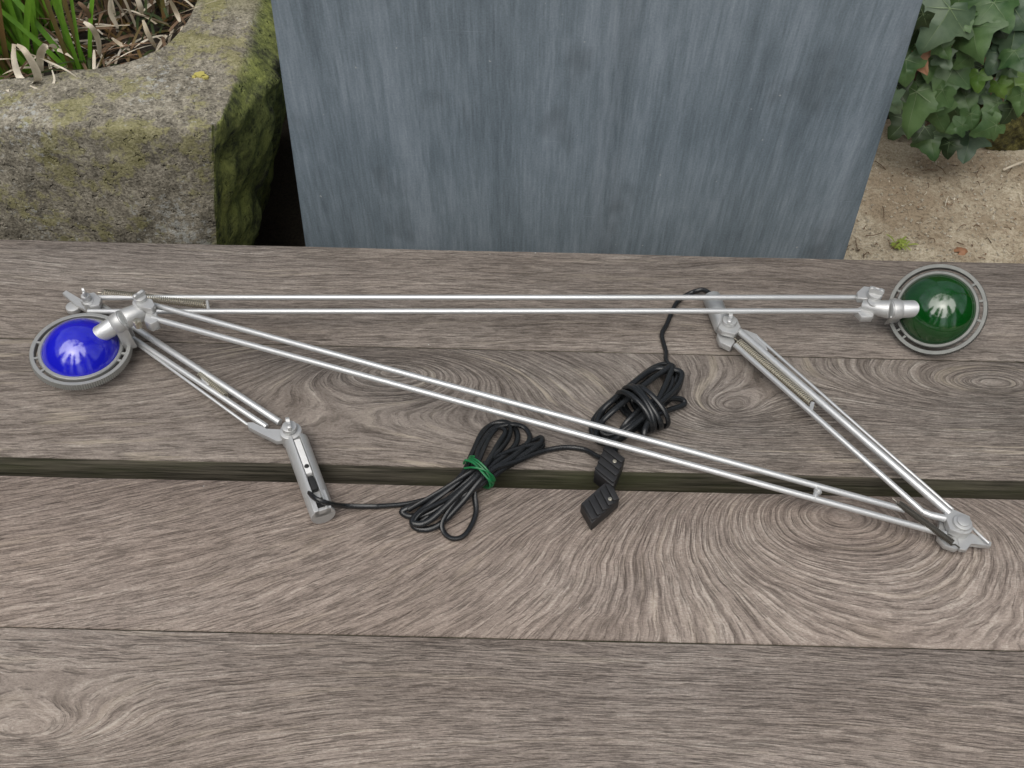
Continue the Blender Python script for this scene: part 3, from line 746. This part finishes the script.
# ------------------------------------------------------------------ trough plants
def leafmat(name, c1, c2, rough=.5, trans=.0, sc=60, stretch=(1, 1, 1)):
    mt, nt, bs = newmat(name); co = coords(nt)
    n = noise_n(nt, scalev(nt, co, stretch), sc, 4, .65); n2 = noise_n(nt, co, 9, 2, .5)
    f = ramp(nt, math_n(nt, 'MULTIPLY_ADD', n2, .8, math_n(nt, 'MULTIPLY', n, .5)), [(.45, 0.0), (.85, 1.0)])
    L(nt, mixc(nt, f, c1, c2), bs.inputs['Base Color']); bs.inputs['Roughness'].default_value = rough
    bs.inputs['Specular IOR Level'].default_value = .4
    if trans:
        tb = N(nt, 'ShaderNodeBsdfTranslucent'); L(nt, mixc(nt, f, c1, c2), tb.inputs[0]); mx = N(nt, 'ShaderNodeMixShader'); mx.inputs[0].default_value = trans
        L(nt, bs.outputs[0], mx.inputs[1]); L(nt, tb.outputs[0], mx.inputs[2]); L(nt, mx.outputs[0], nt.nodes['Material Output'].inputs[0])
    return mt
M['blade'] = leafmat('fresh_blade', (.07, .20, .015), (.20, .38, .04), .4, .3)
M['bladeold'] = leafmat('ageing_blade', (.05, .075, .015), (.20, .10, .04), .55, .15, 30)
M['straw'] = leafmat('bleached_leaf', (.42, .34, .23), (.82, .76, .64), .6, .15, 50)
M['brown'] = leafmat('brown_dead_leaf', (.06, .038, .022), (.24, .15, .09), .75, .05, 50)
M['dull'] = leafmat('shaded_green_leaf', (.015, .030, .008), (.06, .085, .025), .6, .1, 30)  # dark dull green, mixed at random into the dead-leaf tangle
def ribbon(bm, pts, w, sidev=None, mat=0, fold=.25, taper=True):
    n = len(pts); rows = []
    for i, p in enumerate(pts):
        t = (pts[min(i+1, n-1)] - pts[max(i-1, 0)]).normalized(); s = sidev - t*sidev.dot(t); s = s.normalized() if s.length > 1e-4 else t.orthogonal().normalized()
        nn = t.cross(s); f = i/(n-1)
        ww = w*(min(1, (1 - f)*3.2 + .04) if taper else (math.sin(math.pi*min(.97, max(.06, f)))**.4))
        rows.append([bm.verts.new(p - s*ww/2), bm.verts.new(p + nn*ww*fold*.5), bm.verts.new(p + s*ww/2)])
    for a, b in zip(rows, rows[1:]):
        for k in range(2):
            f = bm.faces.new((a[k], a[k+1], b[k+1], b[k])); f.material_index = mat
def blade_pts(base, dirv, length, droop, n=12):
    pts = []; d = dirv.normalized(); p = base.copy()
    for i in range(n + 1):
        pts.append(p.copy()); p = p + d*(length/n); d = (d + Vector((dirv.x*.5, dirv.y*.5, -1))*droop/n).normalized()
    return pts
TZ = sz - TABLE
def trough_xy(px, py): return W(px, py, TZ)
def clump(px, py, n, hmin, hmax, lean, label, matk, spread=.012, w=(.005, .009), pl=None):
    b0 = trough_xy(px, py); r = thing('sedge_plant', b0, label, 'plant', 'sedge plants in the trough')
    bm = bmesh.new()
    for k in range(n):
        a = random.uniform(0, 6.28); base = b0 + Vector((math.cos(a), math.sin(a)*.8, 0))*spread*random.random()**.5
        dv = Vector((lean[0] + random.gauss(0, .22), lean[1] + random.gauss(0, .16), 1))
        ribbon(bm, blade_pts(base, dv, random.uniform(hmin, hmax), random.uniform(.1, .7)), random.uniform(*w), Vector((1, random.gauss(0, .5), 0)), random.choice(matk))
    obj('blades', bm, [M['blade'], M['bladeold'], M['straw'], M['brown']], r, ang=80); return r
p1 = clump(34, 72, 22, .13, .30, (-.22, .12), 'bright green sedge tuft with curled pale dead leaves at its foot, front left', [0, 0, 0, 0, 1])
clump(4, 78, 22, .10, .24, (-.15, .05), 'bright green sedge cut off by the left edge of the photo', [0, 0, 0, 1])
clump(20, 36, 22, .12, .24, (-.10, .05), 'green sedge further back in the trough, behind the two front tufts', [0, 0, 0, 1])
p2 = clump(82, 76, 12, .12, .22, (-.12, .18), 'brownish green sedge with ageing blades near the middle of the trough rim', [0, 0, 1, 0], .012, (.004, .007))
clump(50, 38, 14, .12, .22, (-.02, .1), 'thin pale green sedge standing between the curled dry leaves', [0, 0, 1], .02, (.003, .005))
clump(118, 28, 16, .08, .18, (.1, .1), 'withered olive sedge with brown and straw blades in the middle of the trough', [1, 3, 3, 2], .03, (.003, .006))
clump(165, 18, 14, .07, .16, (.05, .1), 'withered sedge nearest the right-hand end of the trough', [1, 3, 3, 2], .03, (.003, .006))
def dry(parent, pts, w, mk='straw', sd=Vector((1, .3, .2))):
    bm = bmesh.new(); P_ = spline([W(x, y, TZ + z) for x, y, z in pts], 6); ribbon(bm, P_, w, sd, 0, .5, False); return obj('dry_leaf', bm, M[mk], parent, ang=80)
dry(p1, [(14, 44, .06), (14, 60, .045), (20, 78, .025), (30, 84, .03), (38, 80, .045), (34, 66, .07), (24, 50, .09), (16, 44, .085)], .0095)
dry(p1, [(42, 82, .01), (40, 64, .05), (42, 50, .075), (50, 45, .08), (56, 48, .07)], .0095)
dry(p1, [(14, 48, .08), (40, 58, .06), (66, 70, .05), (80, 80, .035)], .0022)
dry(p1, [(30, 86, .04), (44, 90, .035), (54, 82, .04), (52, 70, .05)], .003)
dry(p1, [(0, 92, .03), (12, 90, .035), (22, 84, .03)], .008)
dry(p2, [(84, 22, .09), (92, 28, .085), (98, 40, .06), (100, 56, .03)], .007)
dry(p2, [(94, 50, .04), (94, 64, .03), (94, 78, .02)], .0045)
dry(p2, [(110, 0, .10), (111, 14, .08), (118, 28, .06)], .006)
dry(p2, [(78, 2, .09), (86, 10, .08), (95, 28, .05)], .006, 'brown')
dry(p2, [(136, -6, .10), (140, 6, .085), (142, 14, .07)], .007)
dry(p2, [(143, 20, .06), (148, 34, .045), (156, 48, .02)], .006)
dry(p2, [(170, 0, .09), (176, 12, .07), (180, 22, .06)], .006)
dry(p2, [(112, 38, .03), (120, 44, .03), (130, 50, .025)], .005)
dry(p2, [(52, 32, .05), (90, 27, .05), (130, 25, .05)], .0018)
dry(p2, [(172, 16, .075), (200, 6, .08), (224, -2, .09)], .0016)
bm = bmesh.new()
for k in range(900):
    px, py = random.uniform(-40, 215), random.uniform(-70, 84)
    b0 = trough_xy(px, py)
    if not (abs((b0.x - cx_ - .01)/.385)**3.4 + abs((b0.y - cy_)/.205)**3.4 < .93): continue
    a = random.uniform(0, 6.28); ln = random.uniform(.03, .09); b0.z += random.uniform(0, .022)
    dv = Vector((math.cos(a), math.sin(a), random.uniform(-.05, .7)))
    mk = random.choices([0, 1, 2, 3], [.14, .46, .25, .15])[0]
    ribbon(bm, blade_pts(b0, dv, ln, random.uniform(.3, 1.2), 7), random.uniform(.0018, .0045), Vector((random.gauss(0, 1), random.gauss(0, 1), .2)), mk)
tag(obj('dead_leaves', bm, [M['straw'], M['brown'], M['dull'], M['bladeold']], None, ang=80), 'tangle of dead brown and straw-coloured leaves covering the trough soil', 'leaf litter', kind='stuff')

# ------------------------------------------------------------------ back wall, ivy
WY = 1.66
wm, nt, bs = newmat('old_brick'); co = coords(nt)
sx = N(nt, 'ShaderNodeSeparateXYZ'); L(nt, co, sx.inputs[0]); cb = N(nt, 'ShaderNodeCombineXYZ'); L(nt, sx.outputs[0], cb.inputs[0]); L(nt, sx.outputs[2], cb.inputs[1])
br = N(nt, 'ShaderNodeTexBrick'); L(nt, cb.outputs[0], br.inputs['Vector']); br.inputs['Scale'].default_value = 1
br.inputs['Brick Width'].default_value = .22; br.inputs['Row Height'].default_value = .065; br.inputs['Mortar Size'].default_value = .006
br.inputs['Color1'].default_value = (.14, .07, .045, 1); br.inputs['Color2'].default_value = (.09, .055, .04, 1); br.inputs['Mortar'].default_value = (.14, .13, .11, 1)
L(nt, mixc(nt, ramp(nt, noise_n(nt, co, 12, 5, .7), [(.4, 0.0), (.65, .8)]), br.outputs[0], (.03, .035, .018)), bs.inputs['Base Color'])
bs.inputs['Roughness'].default_value = .95; bump(nt, bs, noise_n(nt, co, 60, 5, .7), .008, .8)
bm = bmesh.new(); box(bm, Vector((0, WY + .11, .55)), rt0, Vector((0,1,0)), Z, 6.0, .22, 1.15, .01)
o = obj('garden_wall', bm, wm, None, loc=Vector((0, WY + .11, 0))); tag(o, 'low old brick garden wall overgrown with ivy behind the planter', 'wall')

def ivy_shape():
    half = [(0, 0), (.07, -.12), (.20, -.21), (.36, -.20), (.46, -.08), (.42, .04), (.50, .10), (.60, .19), (.63, .29), (.50, .345), (.36, .40), (.30, .50), (.25, .62), (.14, .79), (0, .92)]
    return half
IV = ivy_shape()
def ivy_leaf(bm, c, n, upv, size, mat, cup=.10):
    n = n.normalized(); u = (upv - n*upv.dot(n)).normalized(); s = u.cross(n)
    jit = [random.uniform(-.055, .055) for _ in range(40)]; wid = random.uniform(.82, 1.12)
    def pt(x, y, lift=0):
        rr = x*x + (y - .4)**2; ripple = .045*math.sin(x*11 + jit[0]*60) * math.cos(y*9 + jit[1]*60)
        z = -cup*rr*1.6 - .03*abs(x) + ripple + lift - (.012 if abs(x) < .02 else 0) - .25*max(0, y-.55)**2 - .16*max(0, abs(x)-.3)
        return c + (s*x*wid + u*(y - .4) + n*z)*size
    mid_y = [-.0, .1, .2, .35, .5, .7, .85, 1.02]
    for sg in (-1, 1):
        edge = [(sg*(x + jit[i + (20 if sg > 0 else 2)]*(1 if 0 < i < 14 else 0)), y + jit[i + 5]*.6*(1 if 0 < i < 14 else 0)) for i, (x, y) in enumerate(IV)]
        cen = [(0, e[1] if 0 <= e[1] <= 1.02 else 0) for e in edge]
        # two strips: centre -> half -> edge
        core = [(0, max(0, min(.92, e[1]*.95 + .03))) for e in edge]; core[0] = (0, 0); core[-1] = (0, .92)
        cy = 0; cc2 = []
        for q in core: cy = max(cy, q[1]); cc2.append((0, cy))
        mid = [((a[0] + b[0])/2, (a[1] + b[1])/2) for a, b in zip(cc2, edge)]
        va = [bm.verts.new(pt(*q)) for q in cc2]; vm = [bm.verts.new(pt(*q)) for q in mid]; ve = [bm.verts.new(pt(*q)) for q in edge]
        for r1_, r2_ in ((va, vm), (vm, ve)):
            for k in range(len(edge) - 1):
                try: f = bm.faces.new((r1_[k], r2_[k], r2_[k+1], r1_[k+1])); f.material_index = mat
                except ValueError: pass
    for ex, ey in ((0, .84), (.50, .27), (-.50, .27), (.28, -.08), (-.28, -.08)):
        pp = [Vector((ex*t, .03 + (ey - .03)*t)) for t in (0, .25, .5, .75, 1)]; vs = []
        dx, dy = -(ey - .03), ex; l = math.hypot(dx, dy); dx /= l; dy /= l
        for i, q in enumerate(pp):
            w_ = .008*(1.1 - i/4)
            vs.append((bm.verts.new(pt(q.x - dx*w_, q.y - dy*w_, .014)), bm.verts.new(pt(q.x + dx*w_, q.y + dy*w_, .014))))
        for a, b in zip(vs, vs[1:]): bm.faces.new((a[0], a[1], b[1], b[0])).material_index = 4
ivm = [leafmat('ivy_green', (.026, .070, .022), (.105, .180, .065), .44, .08, 45), leafmat('ivy_grey_green', (.030, .068, .036), (.115, .165, .095), .46, .08, 45),
       leafmat('ivy_young', (.06, .14, .02), (.16, .26, .06), .4, .15, 45), leafmat('ivy_dark', (.008, .020, .007), (.03, .052, .018), .5, .05, 45),
       leafmat('ivy_vein', (.10, .16, .07), (.17, .23, .12), .5)]
iv = thing('ivy_plant', Vector((G(960, 160).x, WY, 0)), 'dark green ivy with large lobed leaves climbing at the top right corner', 'ivy')
bm = bmesh.new()
IY = 1.50
L_ = [(938, 28, 62, 200, 1), (975, 42, 52, 170, 0), (1012, 46, 50, 200, 1), (1002, 14, 46, 160, 0), (915, 22, 36, 200, 3), (946, 82, 52, 210, 0), (906, 72, 38, 190, 0), (980, 78, 34, 185, 3),
      (912, 112, 66, 200, 0), (946, 86, 30, 150, 2), (938, 118, 46, 185, 0), (966, 100, 40, 170, 0), (978, 82, 28, 180, 2), (1000, 90, 24, 180, 2), (968, 145, 46, 195, 1), (932, 146, 36, 180, 0),
      (950, 70, 40, 200, 3), (1015, 88, 38, 170, 2), (1020, 104, 30, 190, 0), (922, 56, 40, 160, 0), (996, 62, 34, 210, 1), (958, 8, 44, 190, 0), (985, 22, 30, 170, 2), (1018, 14, 50, 160, 1), (972, 122, 28, 170, 0), (900, 92, 30, 150, 3), (944, 50, 28, 140, 0), (1008, 116, 26, 200, 3), (962, 62, 30, 230, 0)]
for (px, py) in [(893, 104), (899, 128), (921, 90), (930, 70), (958, 98), (990, 110), (955, 128), (920, 134), (948, 150), (985, 130), (1010, 70), (1000, 30), (965, 22), (945, 60), (925, 5), (1020, 60), (905, 55), (912, 36), (935, 100), (965, 84)]: L_.append((px, py, random.uniform(24, 40), random.uniform(130, 240), random.choice([0, 0, 1, 3])))
for (px, py, s_, ang, mk) in L_:
    d = ray(px, py); Yy = IY - random.uniform(0, .06); c0 = cam_pos + d*(Yy/d.y)
    c0.z = max(c0.z, .02); size = s_/FPX*(c0 - cam_pos).length*random.uniform(.66, .80)
    n = (-d + Vector((random.gauss(0, .30), random.gauss(-.05, .2), random.gauss(.10, .25)))).normalized()
    a = R(ang); upv = rt*math.sin(a) + up*math.cos(a) + Vector((random.gauss(0,.15), 0, random.gauss(0,.1)))
    ivy_leaf(bm, c0, n, upv, size, mk, random.uniform(.02, .22))
for k in range(420):
    X = random.uniform(G(890, 160).x - .05, 1.9); z = random.uniform(.03, 1.0); Yy = random.uniform(1.55, 1.655)
    if X < .72 and z < .1: continue
    n = Vector((random.gauss(0, .4), -1, random.uniform(.1, .9))); ivy_leaf(bm, Vector((X, Yy, z)), n, Vector((random.gauss(0, .6), 0, -1)), random.uniform(.04, .085), random.choice([0, 3, 3, 1]))
obj('foliage', bm, ivm, iv, ang=80)
bm = bmesh.new()
for k in range(16):
    x = random.uniform(.55, 1.6); pts = [Vector((x + random.gauss(0, .02) + .12*math.sin(j*.7 + k), 1.60 + random.gauss(0, .02), .01 + j*.11)) for j in range(9)]
    tube(bm, spline(pts, 5), random.uniform(.0018, .0045), 7)
for (px, py, s_, ang, mk) in L_[::2]:
    c0 = V(px, py, IY); tube(bm, spline([c0 + Vector((0, .01, 0)), c0 + Vector((random.gauss(0,.03), .05, .03)), c0 + Vector((random.gauss(0,.04), .11, .01))], 5), .0013, 6)
obj('stem', bm, M['brown'], iv)
bm = bmesh.new(); d = ray(921, 63); c0 = V(921, 63, 1.47); ivy_leaf(bm, c0, -d, up*-1 + rt*.5, .045, 0)
om = leafmat('orange_dead_leaf', (.20, .09, .045), (.38, .20, .11), .6); obj('dry_leaf', bm, [om]*5, iv, ang=80)

# mossy stone under the ivy
mm, nt, bs = newmat('moss_cushion'); co = coords(nt)
c = ramp(nt, noise_n(nt, co, 70, 6, .75), [(.36, (.03, .028, .01)), (.52, (.11, .10, .025)), (.68, (.26, .24, .07))])
L(nt, c, bs.inputs['Base Color']); bs.inputs['Roughness'].default_value = .95; bump(nt, bs, noise_n(nt, co, 120, 5, .75), .012, 1)
bm = bmesh.new(); bmesh.ops.create_icosphere(bm, subdivisions=6, radius=1)
c0 = G(1005, 152); c0.y += .075; c0.z = .045
for v in bm.verts:
    d0 = v.co.normalized(); r_ = 1 + .30*noise.noise(d0*1.8) + .12*noise.noise(d0*6) + .05*noise.noise(d0*18)
    v.co = c0 + Vector((d0.x*.115*r_, d0.y*.07*r_, d0.z*.115*r_))
tag(obj('mossy_stone', bm, mm, None, loc=c0.copy()), 'stone under a yellow-green moss cushion below the ivy at the right edge', 'stone')

# small weed, twigs, crumbs
wd = thing('weed', G(900, 244), 'tiny yellow-green weed growing in the sandy ground beside the zinc planter', 'weed')
bm = bmesh.new(); b0 = G(900, 246)
for k in range(26):
    a = random.uniform(0, 6.28); dv = Vector((math.cos(a)*1.2, math.sin(a)*.9, .75)); ribbon(bm, blade_pts(b0 + Vector((random.gauss(0, .006), random.gauss(0, .005), .002)), dv, random.uniform(.010, .021), .9, 6), .0036, Z.cross(dv), 0, .2, False)
obj('leaves', bm, leafmat('weed_leaf', (.16, .22, .03), (.34, .40, .09), .5), wd, ang=80)
tw = thing('twig', G(1012, 165), 'thin pale bare twig on the ground at the right edge below the ivy', 'twig')
bm = bmesh.new(); tube(bm, spline([G(1003, 170, .006), G(1012, 166, .012), G(1022, 162, .014), G(1036, 158, .01)], 5), [.0022]*16, 7); obj('stick', bm, M['straw'], tw)
bm = bmesh.new()
for k in range(230):
    px, py = random.uniform(800, 1150), random.uniform(165, 262); c0 = G(px, py, .004); a = random.uniform(0, 6.28)
    ln = random.choice([.004, .006, .012, .03]) ; q = Vector((math.cos(a), math.sin(a), 0))*ln
    if ln > .01: tube(bm, spline([c0 - q/2, c0 + Vector((random.gauss(0, .002), random.gauss(0, .003), .003)), c0 + q/2], 4), .0007, 5, mat=random.choice([0, 0, 1]))
    else: ribbon(bm, [c0 - q/2 + Z*.001, c0 + Z*.003, c0 + q/2 + Z*.001], random.uniform(.002, .004), Z.cross(q.normalized()), random.choice([0, 0, 1]), .3, False)
tag(obj('leaf_litter', bm, [M['brown'], M['straw']], None), 'scattered crumbs of dead leaves and bits of twig on the sandy ground', 'litter', kind='stuff')
bm = bmesh.new(); c0 = G(964, 250, .008); ivy_leaf(bm, c0, Vector((.1, -.3, 1)), Vector((1, .4, 0)), .020, 0, .5)
tag(obj('fallen_leaf', bm, [om]*5, None, loc=c0.copy(), ang=80), 'small orange-brown fallen leaf on the sand behind the green lamp', 'leaf')
# pebbles in the sand
pm, nt, bs = newmat('pale_grit'); co = coords(nt); L(nt, ramp(nt, noise_n(nt, co, 40, 3, .7), [(.35, (.30, .26, .20)), (.7, (.62, .57, .47))]), bs.inputs['Base Color']); bs.inputs['Roughness'].default_value = .9
bm = bmesh.new()
for k in range(1500):
    c0 = G(random.uniform(800, 1150), random.uniform(150, 262), 0); r_ = random.choice([.0008, .0012, .0018, .0026])
    vs = [bm.verts.new(c0 + Vector((x*r_*random.uniform(.6, 1.3), y*r_*random.uniform(.6, 1.3), z*r_ + .002 + .006*noise.noise(Vector((c0.x*7, c0.y*7, 0)))))) for x, y, z in ((1,0,0), (0,1,0), (-1,0,0), (0,-1,0), (0,0,1))]
    for i in range(4): bm.faces.new((vs[i], vs[(i+1) % 4], vs[4]))
tag(obj('grit', bm, pm, None, smooth=False), 'loose sand grains and grit on the ground beside the planter', 'grit', kind='stuff')

# ------------------------------------------------------------------ trees and hedges added out of view to shape the reflections
hg = leafmat('hedge_leaf', (.012, .030, .008), (.05, .085, .022), .5, .1, 8)
def leaves(bm, p, sz):
    n = Vector((random.gauss(0, 1), random.gauss(0, 1), random.gauss(0, 1))).normalized(); u = n.orthogonal().normalized(); v = n.cross(u)
    bm.faces.new([bm.verts.new(p + u*sz), bm.verts.new(p + v*sz*.5), bm.verts.new(p - u*sz), bm.verts.new(p - v*sz*.5)])
for i_, (X, Y, h, rad) in enumerate([(-4.4, -2.6, 7.4, 1.1), (-2.0, -3.2, 7.0, .95), (-.55, -2.6, 5.4, .42), (1.35, -3.0, 8.9, 1.0), (3.6, -2.6, 6.4, 1.1)]):  # unseen trees, spaced to cut the reflected sun into fingers
    tz_ = thing('cypress_tree', Vector((X, Y, 0)), ['shortest broad cypress at the left end of the row behind the photographer', 'tall cypress second from the left behind the photographer', 'slim cypress in the middle of the row behind the photographer', 'tallest cypress right of the middle behind the photographer', 'low cypress at the right end of the row behind the photographer'][i_], 'tree', 'cypress trees behind the photographer')
    bm = bmesh.new(); tube(bm, [Vector((X, Y, 0)), Vector((X + .02, Y, h*.5)), Vector((X, Y, h*.93))], [.09, .06, .012], 10); obj('trunk', bm, M['brown'], tz_)
    bm = bmesh.new()
    for k in range(int(8000*rad)):
        f = random.random()**.8; z = .25 + f*(h - .25); rr_ = rad*(1 - f**2.2)**.8*(.72 + .5*noise.noise(Vector((X, z*1.6, random.random()))))
        a = random.uniform(0, 6.28); q = random.random()**.4*rr_*(1 + .35*noise.noise(Vector((math.cos(a)*2, math.sin(a)*2, z*2.2))))
        leaves(bm, Vector((X + math.cos(a)*q, Y + math.sin(a)*q, z)), random.uniform(.04, .09))
    obj('crown', bm, hg, tz_, ang=80)
ot = thing('walnut_tree', Vector((3.3, 1.9, 0)), 'broad tree whose boughs reach over the table from the back right', 'tree')  # added overhead to make the reflected sun's round edge ragged
bm = bmesh.new(); limb = [[Vector((3.3, 1.9, 0)), Vector((3.25, 1.9, 1.6)), Vector((3.1, 1.85, 3.2)), Vector((2.9, 1.8, 4.6))],
    [Vector((3.1, 1.85, 3.1)), Vector((2.0, 1.6, 4.2)), Vector((.6, 1.1, 4.9)), Vector((-.9, .9, 5.2)), Vector((-2.0, 1.1, 5.3))],
    [Vector((2.0, 1.6, 4.2)), Vector((1.3, .7, 4.7)), Vector((.7, .1, 5.0))], [Vector((.2, 1.0, 5.0)), Vector((-.4, .3, 5.2)), Vector((-.9, .0, 5.3))], [Vector((2.9, 1.8, 4.5)), Vector((2.2, 2.6, 5.4)), Vector((1.2, 3.0, 5.8))]]
for k, l_ in enumerate(limb):
    pts = spline(l_, 8); tube(bm, pts, [(.15 if k == 0 else .07)*(1 - .75*i/len(pts)) for i in range(len(pts))], 10)
obj('trunk', bm, M['brown'], ot); bm = bmesh.new()
for l_ in limb[1:]:
    pts = spline(l_, 8)
    for p in pts[4:]:
        for c_ in range(3):
            cc_ = p + Vector((random.gauss(0, .28), random.gauss(0, .28), random.gauss(.05, .2)))
            for q_ in range(34): leaves(bm, cc_ + Vector((random.gauss(0, .11), random.gauss(0, .11), random.gauss(0, .09))), random.uniform(.03, .06))
obj('crown', bm, hg, ot, ang=80)
for i_, (X, lab) in enumerate([(-3.6, 'clipped green hedge to the left of the table'), (3.9, 'clipped green hedge to the right of the table')]):  # added on both sides to darken the side reflections
    bm = bmesh.new(); box(bm, Vector((X, -.5, 1.1)), rt0, Vector((0, 1, 0)), Z, .6, 7, 2.2, .05)
    for k in range(9000):
        y_ = random.uniform(-4.1, 3.1); z = random.uniform(0, 2.35); leaves(bm, Vector((X + random.choice([-1, 1])*random.uniform(.2, .42) if z < 2.15 else X + random.uniform(-.4, .4), y_, z)), random.uniform(.03, .06))
    tag(obj('hedge', bm, hg, None, loc=Vector((X, -.5, 0)), ang=80), lab, 'hedge')  # unseen hedges, added for the side reflections

# ------------------------------------------------------------------ light
SUN_EL, SUN_AZ = R(62), R(200)      # azimuth measured clockwise from +Y
w = bpy.data.worlds.new('World'); S.world = w; w.use_nodes = True; nt = w.node_tree
sky = nt.nodes.new('ShaderNodeTexSky'); sky.sky_type = 'NISHITA'; sky.sun_disc = False
sky.sun_elevation = SUN_EL; sky.sun_rotation = SUN_AZ; sky.air_density = 1.0; sky.dust_density = 3.0; sky.ozone_density = 1.0
hs_ = nt.nodes.new('ShaderNodeHueSaturation'); hs_.inputs['Saturation'].default_value = .42; nt.links.new(sky.outputs[0], hs_.inputs['Color'])
wc = nt.nodes.new('ShaderNodeTexCoord').outputs['Generated']
cl = ramp(nt, noise_n(nt, wc, 2.4, 6, .6), [(.36, .55), (.62, 1.25)])
skc = mixc(nt, 1.0, hs_.outputs[0], cl, 'MULTIPLY')
nt.links.new(skc, nt.nodes['Background'].inputs[0]); nt.nodes['Background'].inputs[1].default_value = .12
sl = bpy.data.lights.new('sun', 'SUN'); sl.energy = 3.0; sl.angle = R(72); sl.color = (1, .965, .91)
so = bpy.data.objects.new('sun', sl); C.objects.link(so)
sd = Vector((math.sin(SUN_AZ)*math.cos(SUN_EL), math.cos(SUN_AZ)*math.cos(SUN_EL), math.sin(SUN_EL)))
so.rotation_euler = sd.to_track_quat('Z', 'Y').to_euler()
S.view_settings.view_transform = 'Standard'; S.view_settings.look = 'None'; S.view_settings.exposure = .17; S.view_settings.gamma = 1
S.render.engine = 'CYCLES'
